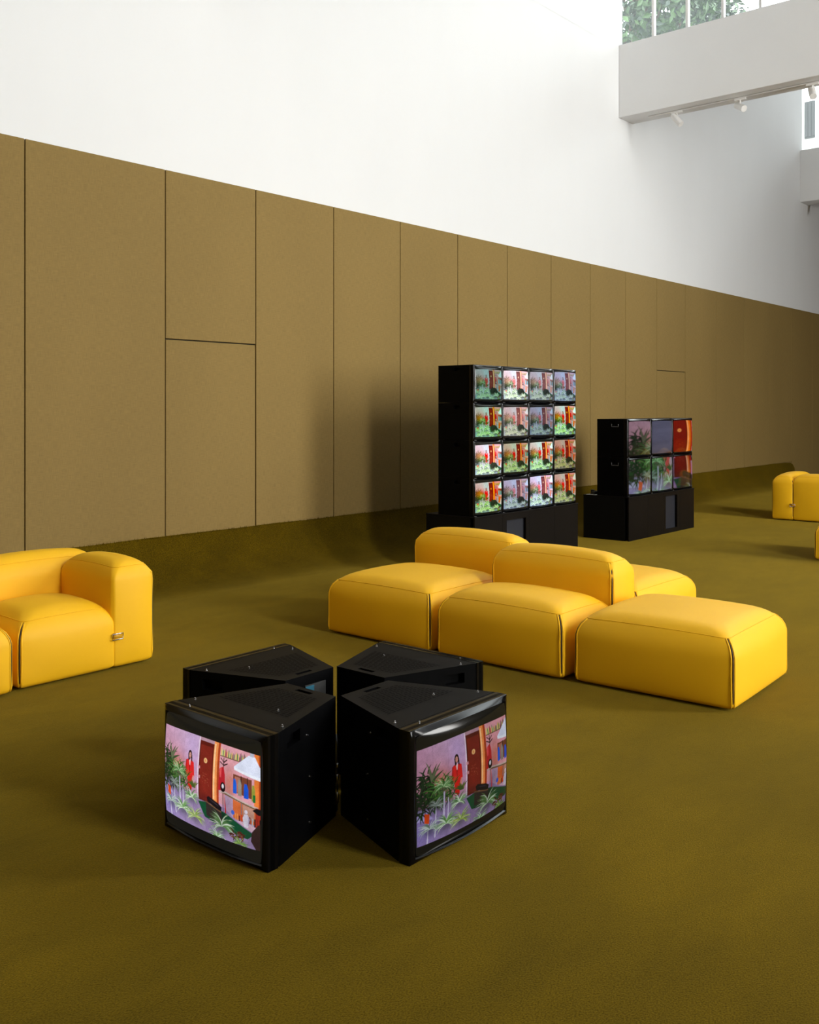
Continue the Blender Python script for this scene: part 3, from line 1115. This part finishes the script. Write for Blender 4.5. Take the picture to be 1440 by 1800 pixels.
    for i in range(190):
        leaf(R.uniform(-0.22, 0.08), R.uniform(0.40, 0.66), R.uniform(0, 6.28), R.uniform(0.05, 0.12), 0.0065, R.choice(((16, 44, 24), (22, 58, 28), (34, 78, 34), (20, 40, 28))), 0.8)
    for i in range(70):
        leaf(R.uniform(-0.03, 0.07), R.uniform(0.26, 0.44), R.uniform(0, 6.28), R.uniform(0.04, 0.09), 0.007, R.choice(((22, 40, 24), (36, 62, 36), (18, 30, 22))), 0.8)
    for i in range(9):
        leaf(0.05, 0.36, -PI / 2 + 0.35 + R.uniform(-.5, .5), R.uniform(0.09, 0.2), 0.011, R.choice(((84, 96, 66), (62, 84, 52), (104, 112, 84))), 0.5)
    for i in range(130):
        leaf(R.uniform(0.06, 0.25), R.uniform(0.38, 0.60), R.uniform(0, 6.28), R.uniform(0.05, 0.11), 0.005, R.choice(((34, 92, 30), (58, 120, 44), (24, 66, 26), (96, 140, 66))), 0.9)
    for i in range(16):
        leaf(0.325 + R.uniform(-.02, .02), 0.56, -PI / 2 + R.uniform(-.8, .8), R.uniform(0.04, 0.08), 0.008, R.choice(((70, 92, 44), (120, 120, 66))), 0.6)
    for (u_, v0, v1, w_) in ((0.157, 0.50, 0.86, 0.009), (0.196, 0.58, 0.82, 0.006), (0.085, 0.62, 0.95, 0.006), (0.02, 0.7, 1.0, 0.006)):
        fill_poly(((u_ - w_ * .7, v0), (u_ + w_ * .7, v0), (u_ + w_, v1), (u_ - w_, v1)), (214, 206, 236))
    light = ((196, 220, 196), (150, 190, 130), (222, 236, 214), (112, 156, 92), (84, 128, 74))
    cool = ((180, 196, 190), (140, 160, 150), (206, 216, 214), (110, 130, 116))
    spider_plant(0.150, 0.45, 0.12, ((90, 140, 80), (150, 188, 130), (60, 110, 60), (190, 214, 170)), 34, R)
    spider_plant(0.090, 0.62, 0.10, cool, 26, R)
    spider_plant(0.300, 0.68, 0.12, light, 40, R)
    spider_plant(0.035, 0.84, 0.13, cool, 30, R)
    spider_plant(0.185, 0.85, 0.15, light, 40, R)
    spider_plant(0.330, 0.88, 0.14, ((170, 190, 90), (120, 150, 60), (200, 214, 160), (150, 170, 110)), 36, R)
    spider_plant(0.620, 0.86, 0.17, light, 42, R)
    for i in range(24):
        leaf(R.uniform(0.68, 0.82), R.uniform(0.86, 0.94), R.uniform(0, 6.28), R.uniform(0.03, 0.06), 0.008, R.choice(((90, 40, 30), (130, 70, 50), (70, 40, 26))), 0.8)
    spider_plant(0.790, 0.99, 0.12, ((120, 160, 70), (170, 196, 120), (80, 120, 60)), 22, R)
    spider_plant(0.560, 1.0, 0.12, light, 24, R)
    # orange pots
    fill_poly(((-0.01, 0.66), (0.032, 0.68), (0.028, 0.78), (-0.01, 0.76)), (226, 84, 24))
    fill_poly(((-0.19, 0.69), (-0.14, 0.71), (-0.15, 0.82), (-0.19, 0.80)), (214, 70, 26))


paint()
_n = np.random.rand(CH // 4 + 1, CW // 4 + 1).astype(np.float32)
_n = np.repeat(np.repeat(_n, 4, 0), 4, 1)[:CH, :CW, None]
_m = np.random.rand(CH // 20 + 1, CW // 20 + 1).astype(np.float32)
_m = np.repeat(np.repeat(_m, 20, 0), 20, 1)[:CH, :CW]
for _ in range(2):
    _k = np.ones(21, dtype=np.float32) / 21
    _m = np.apply_along_axis(lambda r: np.convolve(np.pad(r, 10, mode='edge'), _k, 'valid'), 1, _m)
    _m = np.apply_along_axis(lambda r: np.convolve(np.pad(r, 10, mode='edge'), _k, 'valid'), 0, _m)
canvas *= (0.88 + 0.20 * _n) * (0.86 + 0.28 * _m[..., None])
for (u_, v_, ru_, rv_, a_) in ((0.03, 0.60, 0.22, 0.10, 0.35), (0.55, 0.82, 0.14, 0.10, 0.4), (0.95, 0.92, 0.16, 0.16, 0.45), (0.68, 0.60, 0.05, 0.16, 0.35), (0.84, 0.68, 0.10, 0.10, 0.25), (0.44, 0.62, 0.08, 0.05, 0.4)):
    soft_blob(u_, v_, ru_, rv_, (40, 22, 30), a_)


def pic(u, v):
    """bilinear look-up of the picture"""
    x = np.clip((u - U0) / (U1 - U0) * CW - 0.5, 0, CW - 1.001)
    y = np.clip(v * CH - 0.5, 0, CH - 1.001)
    xi, yi = x.astype(int), y.astype(int)
    fx, fy = (x - xi)[..., None], (y - yi)[..., None]
    return (canvas[yi, xi] * (1 - fx) * (1 - fy) + canvas[yi, xi + 1] * fx * (1 - fy) +
            canvas[yi + 1, xi] * (1 - fx) * fy + canvas[yi + 1, xi + 1] * fx * fy)


def blur_canvas(r):
    global canvas
    k = np.exp(-np.linspace(-2, 2, 2 * r + 1) ** 2)
    k /= k.sum()
    c = np.pad(canvas, ((r, r), (r, r), (0, 0)), mode='edge')
    c = sum(k[i] * c[i:i + CH] for i in range(2 * r + 1))
    canvas = sum(k[i] * c[:, i:i + CW] for i in range(2 * r + 1)).astype(np.float32)


# ------------------------------------------------------------------ monitors


def screen_mat(name, gain=1.0, tint=(1, 1, 1), sat=1.0, hue=0.5, lift=0.0, gamma=1.0):
    m = bpy.data.materials.new(name)
    m.use_nodes = True
    nt = m.node_tree
    p = nt.nodes['Principled BSDF']
    p.inputs['Base Color'].default_value = (0.004, 0.004, 0.0035, 1)
    p.inputs['Roughness'].default_value = 0.10
    p.inputs['Specular IOR Level'].default_value = 0.22
    at = nt.nodes.new('ShaderNodeAttribute')
    at.attribute_name = 'picture'
    gm = nt.nodes.new('ShaderNodeGamma')
    gm.inputs['Gamma'].default_value = gamma
    hs = nt.nodes.new('ShaderNodeHueSaturation')
    hs.inputs['Saturation'].default_value = sat
    hs.inputs['Hue'].default_value = hue
    vm = nt.nodes.new('ShaderNodeVectorMath')
    vm.operation = 'MULTIPLY'
    vm.inputs[1].default_value = tuple(gain * t for t in tint)
    nt.links.new(at.outputs['Color'], gm.inputs['Color'])
    nt.links.new(gm.outputs[0], hs.inputs['Color'])
    nt.links.new(hs.outputs[0], vm.inputs[0])
    nt.links.new(vm.outputs[0], p.inputs['Emission Color'])
    p.inputs['Emission Strength'].default_value = 1.0
    return m


def pillow(x, z, a, b, B):
    return B * (1 - np.clip(np.abs(x / a), 0, 1) ** 2.2) ** 0.9 * (1 - np.clip(np.abs(z / b), 0, 1) ** 2.2) ** 0.9


def tube_mesh(w, h, B, nx, nz, picrange, crop):
    """convex picture tube; picrange=(v0,v1,u0,u1) part of the face that carries the picture, crop=(ua,ub,va,vb) of the painting"""
    a, b = w / 2, h / 2
    tu = np.linspace(-1, 1, nx)
    tv = np.linspace(-1, 1, nz)
    U, V = np.meshgrid(tu, tv)                          # V up
    # slightly barrel-shaped outline
    X = a * U * (1 - 0.028 * V ** 2)
    Z = b * V * (1 - 0.030 * U ** 2)
    # squircle the very corners
    cr = np.clip((np.abs(U) ** 12 + np.abs(V) ** 12) - 1, 0, 1)
    X *= 1 - 0.02 * cr
    Z *= 1 - 0.02 * cr
    Y = -(0.004 + B * (1 - U ** 2 * 0.97) ** 0.55 * (1 - V ** 2 * 0.97) ** 0.55)
    co = np.stack([X, Y, Z + h / 2], -1).reshape(-1, 3)
    idx = np.arange(nx * nz).reshape(nz, nx)
    quads = np.stack([idx[:-1, :-1], idx[:-1, 1:], idx[1:, 1:], idx[1:, :-1]], -1).reshape(-1, 4)
    me = bpy.data.meshes.new('screen')
    me.vertices.add(len(co))
    me.vertices.foreach_set('co', co.astype(np.float32).ravel())
    me.loops.add(quads.size)
    me.loops.foreach_set('vertex_index', quads.ravel().astype(np.int32))
    me.polygons.add(len(quads))
    me.polygons.foreach_set('loop_start', np.arange(0, quads.size, 4, dtype=np.int32))
    me.polygons.foreach_set('use_smooth', np.ones(len(quads), dtype=bool))
    me.update(calc_edges=True)
    fu = (U + 1) / 2
    fv = (1 - V) / 2
    v0, v1, u0, u1 = picrange
    pu = (fu - u0) / (u1 - u0)
    pv = (fv - v0) / (v1 - v0)
    inside = ((pu >= 0) & (pu <= 1) & (pv >= 0) & (pv <= 1))
    ua, ub, va, vb = crop
    rgb = pic(ua + np.clip(pu, 0, 1) * (ub - ua), va + np.clip(pv, 0, 1) * (vb - va))
    rgb = np.where(inside[..., None], rgb, np.array((0.010, 0.0095, 0.0075)))
    rgba = np.concatenate([rgb, np.ones(rgb.shape[:2] + (1,))], -1).reshape(-1, 4).astype(np.float32)
    at = me.color_attributes.new('picture', 'FLOAT_COLOR', 'POINT')
    at.data.foreach_set('color', rgba.ravel())
    return me


def frame_mesh(w, h, ow, oh, B, n=18):
    """front frame: flat outer edge swelling forward to the rim of the tube, with a short return behind"""
    bm = bmesh.new()

    def loop(fw, fh, bar, yf):
        pts = []
        for s in range(4):
            for i in range(n):
                t = -1 + 2 * i / n
                u, v = ((t, -1), (1, t), (-t, 1), (-1, -t))[s]
                X = fw / 2 * u * (1 - bar * v * v)
                Z = fh / 2 * v * (1 - bar * u * u)
                pts.append(bm.verts.new((X, yf(u, v), Z + h / 2)))
        return pts
    L0 = loop(w, h, 0.0, lambda u, v: 0.05)
    L1 = loop(w, h, 0.0, lambda u, v: 0.003)
    L2 = loop(w - 0.006, h - 0.006, 0.0, lambda u, v: 0.0)
    L3 = loop((w + ow) / 2, (h + oh) / 2, 0.012, lambda u, v: -(0.015 * (1 - u * u) + 0.002) if abs(v) > 0.999 else -(0.003 + 0.002 * (1 - v * v)))
    L4 = loop(ow + 0.006, oh + 0.006, 0.027, lambda u, v: -(0.008 + 0.015 * (1 - u * u)) if abs(v) > 0.999 else -(0.0052 + 0.002 * (1 - v * v)))
    L5 = loop(ow - 0.002, oh - 0.002, 0.029, lambda u, v: -(0.003 + 0.012 * (1 - u * u)) if abs(v) > 0.999 else -(0.003 + 0.003 * (1 - v * v)))
    for A, Bp in ((L0, L1), (L1, L2), (L2, L3), (L3, L4), (L4, L5)):
        k = len(A)
        for j in range(k):
            bm.faces.new((A[j], A[(j + 1) % k], Bp[(j + 1) % k], Bp[j]))
    return bm


def recess_face(bm, p00, p10, p11, p01, u0, u1, v0, v1, depth, nrm):
    p00, p10, p11, p01, nrm = map(Vector, (p00, p10, p11, p01, nrm))
    P = lambda u, v: p00 * (1 - u) * (1 - v) + p10 * u * (1 - v) + p11 * u * v + p01 * (1 - u) * v
    us, vs = (0, u0, u1, 1), (0, v0, v1, 1)
    g = [[bm.verts.new(P(u, v)) for u in us] for v in vs]
    for j in range(3):
        for i in range(3):
            if i == 1 and j == 1:
                continue
            bm.faces.new((g[j][i], g[j][i + 1], g[j + 1][i + 1], g[j + 1][i]))
    rim = (g[1][1], g[1][2], g[2][2], g[2][1])
    inn = [bm.verts.new(v.co - nrm * depth) for v in rim]
    for i in range(4):
        bm.faces.new((rim[i], rim[(i + 1) % 4], inn[(i + 1) % 4], inn[i]))
    bm.faces.new(inn)


def body_mesh(w, wb, h, d, collar):
    bm = bmesh.new()
    a, b = w / 2 - 0.004, wb / 2
    z0, z1 = 0.0005, h - 0.0006
    c = collar
    dn = math.atan2(a - b, d - c)
    # sides with a carrying slot near the front top
    zz = 0.93
    ua, ub = (0.12, 0.34) if wb < w * 0.8 else (0.30, 0.50)
    for s in (-1, 1):
        recess_face(bm, (s * a, c, z0), (s * b, d, z0), (s * b, d, z1), (s * a, c, z1),
                    ua, ub, zz - 0.095, zz, 0.03, Vector((s * math.cos(dn), math.sin(dn), 0)))
    # top with a vent slot near the back edge
    recess_face(bm, (-a, c, z1), (a, c, z1), (b, d, z1), (-b, d, z1), 0.36, 0.64, 0.885, 0.935, 0.02, (0, 0, 1))
    bm.faces.new([bm.verts.new(q) for q in ((-a, c, z0), (-b, d, z0), (b, d, z0), (a, c, z0))])
    bm.faces.new([bm.verts.new(q) for q in ((-b, d, z0), (-b, d, z1), (b, d, z1), (b, d, z0))])
    bm.faces.new([bm.verts.new(q) for q in ((-a, c, z0), (a, c, z0), (a, c, z1), (-a, c, z1))])
    bmesh.ops.remove_doubles(bm, verts=bm.verts, dist=1e-5)
    return bm


def collar_mesh(w, h, c):
    bm = bmesh.new()
    box(bm, -w / 2, w / 2, 0.012, c * 0.62, 0.0, h, 0.002, 1)
    box(bm, -w / 2 + 0.003, w / 2 - 0.003, c * 0.55, c, 0.001, h - 0.001, 0.002, 1)
    return bm


def vent_mesh(w, wb, h, d, collar):
    """raised plate pierced by rows of fine slots"""
    bm = bmesh.new()
    a, b = w / 2, wb / 2
    hw = lambda t: (a + (b - a) * t)
    z = h - 0.0012
    rows = 15
    for i in range(rows):
        t0 = 0.30 + 0.55 * i / rows
        t1 = t0 + 0.55 / rows * 0.45
        y0, y1 = collar + (d - collar) * t0, collar + (d - collar) * t1
        W = hw(t0) - 0.05
        n = max(6, int(W * 2 / 0.026))
        for k in range(n):
            x0 = -W + 2 * W * k / n
            x1 = x0 + 2 * W / n * 0.72
            v = [bm.verts.new(q) for q in ((x0, y0, z + .0015), (x1, y0, z + .0015), (x1, y1, z + .0015), (x0, y1, z + .0015))]
            bm.faces.new(v)
    return bm


_cache = {}


def shared(key, builder):
    if key not in _cache:
        _cache[key] = builder()
    return _cache[key]


def as_mesh(bm, m, smooth=False, angle=None):
    me = bpy.data.meshes.new('part')
    bmesh.ops.recalc_face_normals(bm, faces=bm.faces)
    bm.to_mesh(me)
    bm.free()
    me.materials.append(M[m])
    if smooth:
        for p in me.polygons:
            p.use_smooth = True
        if angle:
            me.set_sharp_from_angle(angle=angle)
    return me


def bolt_mesh():
    bm = bmesh.new()
    tube(bm, [(0, 0, 0), (0, 0, 0.0025), (0, 0, 0.003), (0, 0, 0.008), (0, 0, 0.009)], [0.005, 0.005, 0.003, 0.003, 0.001], 10)
    return as_mesh(bm, 'steel', True, 0.6)


def monitor(loc, rz, size, label, group, screen_me, screen_m, detail=True, handle=False):
    w, h, d, wb, collar = size
    t = empty('monitor', loc, rz, label, 'monitor', group)
    key = (w, h, d, wb)
    cab = link('cabinet', shared(('body', key), lambda: as_mesh(body_mesh(w, wb, h, d, collar), 'black')), None, t)
    link('collar', shared(('collar', key), lambda: as_mesh(collar_mesh(w, h, collar), 'black')), None, t)
    link('front_frame', shared(('frame', key), lambda: as_mesh(frame_mesh(w, h, w - 0.032, h - 0.034, 0.02), 'gloss_black', True, 0.7)), None, t)
    s = link('screen', screen_me, None, t, loc=(0, 0, 0.017))
    if not screen_me.materials:
        screen_me.materials.append(screen_m)
    s.material_slots[0].link = 'OBJECT'
    s.material_slots[0].material = screen_m
    if detail:
        v = link('vent_slots', shared(('vent', key), lambda: as_mesh(vent_mesh(w, wb, h, d, collar), 'vent_dark')), None, t)
        v['kind'] = 'stuff'
        bo = shared('bolt', bolt_mesh)
        for (x_, y_) in ((-w / 2 + 0.045, collar + 0.05), (w / 2 - 0.045, collar + 0.05), (-w / 2 + 0.10, collar * 0.7), (w * 0.18, collar + 0.16)):
            link('bolt', bo, None, t, loc=(x_, y_, h - 0.003))
        dn = math.atan2((w - wb) / 2, d - collar)
        for s_ in (-1, 1):
            for (tt, zz) in ((0.45, 0.84), (0.5, 0.50), (0.5, 0.14)):
                q = collar + (d - collar) * tt
                hw = (w / 2 - 0.004) + (wb / 2 - w / 2 + 0.004) * tt
                link('bolt', bo, None, t, loc=(s_ * (hw - 0.0015), q, h * zz), rot=(0, s_ * PI / 2, s_ * dn))
    else:
        bm = None
        lb = shared('badge', lambda: as_mesh((lambda b_: (box(b_, -0.018, 0.018, -0.0035, 0.003, -0.0035, 0.0035), b_)[1])(bmesh.new()), 'dull_steel'))
        link('badge', lb, None, t, loc=(-w / 2 + 0.035, 0.0, 0.006))
    if handle:
        hm = shared('handle', lambda: as_mesh((lambda b_: (tube(b_, [(0, -0.045, 0.035), (0, -0.045, 0.0), (0, 0.045, 0.0), (0, 0.045, 0.035)], 0.0045, 8), b_)[1])(bmesh.new()), 'dull_steel', True))
        link('handle', hm, None, t, loc=(-w / 2 - 0.0005, collar + 0.115, h * 0.80))
    return t


# floor cluster: four monitors back to back in a cross
BIG = (0.59, 0.47, 0.49, 0.28, 0.06)
CC = (2.893, 2.860)
RB = 0.160
fr_d = RB + BIG[2]
blur_canvas(2)
scr_left = tube_mesh(BIG[0] - 0.030, BIG[1] - 0.032, 0.034, 320, 250, (0.115, 0.885, 0.012, 0.988), (-0.065, 0.965, 0, 1))
scr_right = tube_mesh(BIG[0] - 0.030, BIG[1] - 0.032, 0.034, 320, 250, (0.120, 0.915, 0.012, 0.988), (-0.065, 0.875, 0.0, 0.99))
scr_low = tube_mesh(BIG[0] - 0.030, BIG[1] - 0.032, 0.034, 90, 70, (0.115, 0.885, 0.012, 0.988), (0.0, 1.0, 0, 1))
GC = 'cross of four floor monitors'
monitor((CC[0] - fr_d, CC[1] - 0.012, 0), -PI / 2, BIG, 'black floor monitor at front left of the cross, bright picture with white lampshade', GC, scr_left, screen_mat('picture_floor_left', 1.0))
monitor((CC[0], CC[1] - fr_d, 0), 0, BIG, 'black floor monitor at front right of the cross, darker picture of woman in red', GC, scr_right, screen_mat('picture_floor_right', 0.62, gamma=1.12))
mrl = monitor((CC[0], CC[1] + fr_d, 0), PI, BIG, 'black floor monitor at rear left of the cross, screen turned away', GC, scr_low, screen_mat('picture_floor_rear', 0.8))
mrr = monitor((CC[0] + fr_d, CC[1] + 0.018, 0), PI / 2, BIG, 'black floor monitor at rear right of the cross, in front of the ottomans', GC, scr_low, screen_mat('picture_floor_side', 0.8))
bm = bmesh.new()
box(bm, -0.09, 0.03, BIG[2], BIG[2] + 0.004, 0.36, 0.425)
lb = finish('rear_label', bm, 'label', parent=mrl)
bm = bmesh.new()
box(bm, -0.02, 0.03, BIG[2] + 0.004, BIG[2] + 0.005, 0.385, 0.42)
finish('label_print', bm, 'cyan', parent=lb)
for i in range(3):
    bm = bmesh.new()
    cyl(bm, (0.075 + 0.012 * (i % 2), BIG[2], 0.40 - i * 0.03), (0, 1, 0), 0.007, 0.015, 10)
    finish('socket', bm, 'dull_steel', parent=mrl)

# cable with bright plugs hanging in the gap between the two front cabinets
t = empty('video_cable', (2.7455, 2.7125, 0), 0, 'black cable with silver plugs in the gap between the two front floor monitors', 'cable')
bm = bmesh.new()
tube(bm, [(0.05, 0.055, 0.006), (0.015, 0.02, 0.006), (0.002, 0.004, 0.02), (0.001, 0, 0.10), (-0.001, 0.001, 0.2), (0.004, 0.004, 0.27), (0.03, 0.035, 0.30)], 0.0035, 8)
finish('cord', bm, 'rubber', parent=t, smooth=True)
for (z_, l_) in ((0.045, 0.045), (0.125, 0.035), (0.185, 0.018)):
    bm = bmesh.new()
    tube(bm, [(0, 0, z_), (0, 0, z_ + 0.004), (0.001, 0, z_ + l_ * 0.6), (0, 0, z_ + l_)], [0.004, 0.006, 0.0058, 0.004], 10)
    finish('plug', bm, 'steel', parent=t, smooth=True)

# four by four video wall: the same picture with the lilac cast turned towards pale blue and more contrast
canvas_floor = canvas.copy()
lil = np.clip(canvas[..., 2] - canvas[..., 1], 0, 1)
canvas[..., 1] += 0.72 * lil
canvas[..., 0] -= 0.22 * lil * (canvas[..., 0] > canvas[..., 1] * 0.8)
soft_blob(0.05, 0.35, 0.10, 0.10, (225, 140, 90), 0.45)
_r = random.Random(21)
fill_ell(0.55, 0.70, 0.13, 0.10, (34, 44, 34))
fill_ell(0.62, 0.76, 0.10, 0.09, (26, 36, 28))
for (u_, v_, s_) in ((0.02, 0.80, 0.16), (0.12, 0.72, 0.14), (0.20, 0.92, 0.16), (0.30, 0.74, 0.15), (0.36, 0.90, 0.16), (0.08, 0.95, 0.16), (0.66, 0.88, 0.15), (0.50, 0.97, 0.13)):
    spider_plant(u_, v_, s_, ((206, 226, 200), (150, 200, 120), (228, 240, 228), (116, 160, 92)), 34, _r)
for (u_, v0_) in ((0.10, 0.58), (0.155, 0.52), (0.20, 0.60)):
    fill_rect(u_ - 0.005, u_ + 0.005, v0_, v0_ + 0.24, (226, 226, 240))
blur_canvas(3)
SM = (0.4735, 0.366, 0.43, 0.4695, 0.05)
V1X, V1Y, V1Z = 7.535, 5.615, 0.552
blur_canvas(2)
scr16 = tube_mesh(SM[0] - 0.026, SM[1] - 0.030, 0.026, 110, 90, (0.085, 0.955, 0.012, 0.988), (-0.06, 0.89, 0, 1))
scr16b = tube_mesh(SM[0] - 0.026, SM[1] - 0.030, 0.026, 110, 90, (0.05, 0.97, 0.012, 0.988), (-0.035, 0.915, 0, 1))
LOOK = [  # gain, tint, saturation, gamma, words
    [(0.62, (0.72, 1.10, 0.98), 0.95, 0.9, 'murky teal'), (1.75, (1.06, 1.0, 1.04), 0.75, 1.0, 'bleached white'), (0.85, (0.95, 0.98, 1.08), 0.72, 0.85, 'greyish'), (0.80, (0.84, 0.94, 1.28), 0.78, 0.85, 'pale blue')],
    [(0.88, (0.85, 1.22, 0.88), 1.25, 0.95, 'strong green'), (0.95, (1.12, 0.98, 0.95), 0.75, 0.85, 'pinkish'), (0.58, (0.86, 0.98, 1.25), 0.80, 0.85, 'dim slate blue'), (1.15, (1.02, 1.22, 0.95), 1.35, 1.0, 'vivid green and red')],
    [(1.60, (1.08, 1.02, 1.05), 1.05, 0.95, 'bright pink and white'), (0.85, (1.08, 1.12, 0.70), 1.15, 0.95, 'warm olive'), (1.35, (1.00, 1.16, 0.92), 1.10, 1.05, 'bright contrasty'), (0.70, (1.30, 0.90, 0.60), 1.15, 0.95, 'dark orange')],
    [(1.10, (1.10, 1.10, 0.85), 1.40, 1.0, 'saturated orange'), (0.90, (0.92, 0.95, 1.25), 0.70, 1.0, 'faded violet'), (1.55, (1.00, 1.00, 1.30), 0.85, 1.1, 'brilliant lilac'), (0.85, (1.25, 0.98, 0.72), 1.25, 0.95, 'red and orange')]]
ROWN = ('top', 'second', 'third', 'bottom')
COLN = ('first', 'second', 'third', 'fourth')
for r in range(4):
    for c in range(4):
        g_, t_, s_, gm_, wd = LOOK[r][c]
        monitor((V1X + SM[0] * (c + 0.5), V1Y, V1Z + SM[1] * (3 - r)), 0, (SM[0] - 0.001, SM[1] - 0.0002, SM[2], SM[3], SM[4]),
                'small monitor, %s row, %s from left in tall video wall, %s picture' % (ROWN[r], COLN[c], wd), 'sixteen monitors of the tall video wall',
                scr16 if (c < 3 and not (r == 3 and c == 2)) else scr16b, screen_mat('picture_wall', g_, t_, s_, 0.5, 0, gm_), detail=False)

# three by two video wall
canvas = canvas_floor
MD2 = (0.6035, 0.467, 0.41, 0.5995, 0.05)
V2X, V2Y, V2Z = 10.62, 5.615, 0.531
blur_canvas(7)
crops = [[(-0.06, 0.13, 0.10, 0.50), (0.205, 0.245, 0.0, 0.30), (0.405, 0.605, 0.08, 0.55)], [(-0.10, 0.14, 0.42, 0.80), (0.10, 0.36, 0.42, 0.76), (0.38, 0.63, 0.42, 0.78)]]
look2 = [[(0.42, (1.05, 0.95, 0.95), 0.8), (0.16, (0.8, 0.95, 1.25), 0.5), (0.62, (1.2, 0.85, 0.7), 1.1)],
         [(0.55, (0.95, 1.15, 0.95), 0.95), (0.50, (0.85, 1.12, 1.0), 0.9), (0.42, (1.05, 0.85, 1.1), 1.05)]]
w2 = [['pink wall and dark foliage', 'dim grey blue picture', 'dark red door and orange strip'], ['green leaves over lilac', 'green plants and red skirt', 'purple and orange picture']]
for r in range(2):
    for c in range(3):
        me = tube_mesh(MD2[0] - 0.030, MD2[1] - 0.034, 0.032, 80, 64, (0.03, 0.97, 0.012, 0.988), crops[r][c])
        g_, t_, s_ = look2[r][c]
        monitor((V2X + MD2[0] * (c + 0.5), V2Y, V2Z + MD2[1] * (1 - r)), 0, (MD2[0] - 0.001, MD2[1] - 0.0002, MD2[2], MD2[3], MD2[4]),
                'black monitor, %s row, %s of the low six-screen wall, %s' % (('upper', 'lower')[r], ('left', 'middle', 'right')[c], w2[r][c]), 'six monitors of the low video wall',
                me, screen_mat('picture_low_wall', g_, t_, s_), detail=False, handle=(c == 0))


def plinth(x0, w, y0, d, h, seams, recess, label):
    t = empty('plinth', (x0, y0, 0), 0, label, 'plinth')
    r0, r1, rz0, rz1 = recess
    T = 0.018
    bm = bmesh.new()
    box(bm, 0, w, T + 0.04, d, 0, h - 0.006)
    finish('carcass', bm, 'black_dull', parent=t)
    bm = bmesh.new()
    box(bm, -0.004, w + 0.004, -0.004, d + 0.004, h - 0.012, h, 0.002, 1)
    finish('top_board', bm, 'plinth', parent=t)
    xs_ = [0] + list(seams) + [w]
    for a_, b_ in zip(xs_, xs_[1:]):
        bm = bmesh.new()
        if a_ <= r0 and r1 <= b_ + 1e-6:
            box(bm, a_ + 0.001, r0, 0, T, 0.0, h - 0.012)
            box(bm, r1, b_ - 0.001, 0, T, 0.0, h - 0.012)
            box(bm, r0, r1, 0, T, rz1, h - 0.012)
            box(bm, r0, r1, 0, T, 0.0, rz0)
            finish('front_panel', bm, 'plinth', parent=t)
        else:
            box(bm, a_ + 0.001, b_ - 0.001, 0, T, 0.0, h - 0.012, 0.001, 1)
            finish('front_panel', bm, 'plinth', parent=t)
    bm = bmesh.new()
    box(bm, r0 - 0.01, r1 + 0.01, T + 0.016, T + 0.022, rz0 - 0.01, rz1 + 0.01)
    finish('recessed_hatch', bm, 'plinth_recess', parent=t)
    return t


plinth(V1X - 0.006, 4 * SM[0] + 0.014, V1Y - 0.022, 0.60, V1Z - 0.001, (0.465, 0.940, 1.425), (0.535, 0.882, 0.05, 0.478), 'long dark brown plinth under the tall sixteen-screen video wall')
plinth(V2X - 0.004, 3 * MD2[0] + 0.014, V2Y - 0.022, 0.62, V2Z - 0.001, (0.490, 0.940, 1.385), (0.985, 1.315, 0.055, 0.476), 'dark brown plinth under the low six-screen video wall')

# small adapter on a paper sheet on the back ledge of the second plinth
t = empty('power_adapter', (V2X + 0.05, V2Y + 0.50, V2Z - 0.001), 0, 'small black adapter with cable on the back ledge of the low plinth', 'adapter')
bm = bmesh.new()
box(bm, -0.02, 0.06, -0.045, 0.0, 0.004, 0.045, 0.004, 1)
box(bm, 0.0, 0.05, 0.0, 0.03, 0.004, 0.06, 0.004, 1)
finish('adapter_body', bm, 'rubber', parent=t)
bm = bmesh.new()
tube(bm, [(-0.02, -0.02, 0.02), (-0.04, -0.03, 0.012), (-0.035, 0.01, 0.01), (0.0, 0.04, 0.012)], 0.004, 8)
finish('cable', bm, 'rubber', parent=t, smooth=True)
t = empty('paper_sheet', (V2X + 0.06, V2Y + 0.505, V2Z - 0.001), 0, 'white paper sheet lying under the adapter on the low plinth', 'paper')
bm = bmesh.new()
box(bm, -0.06, 0.12, -0.075, 0.06, 0.0, 0.003, 0.001, 1)
finish('sheet', bm, 'paper', parent=t)
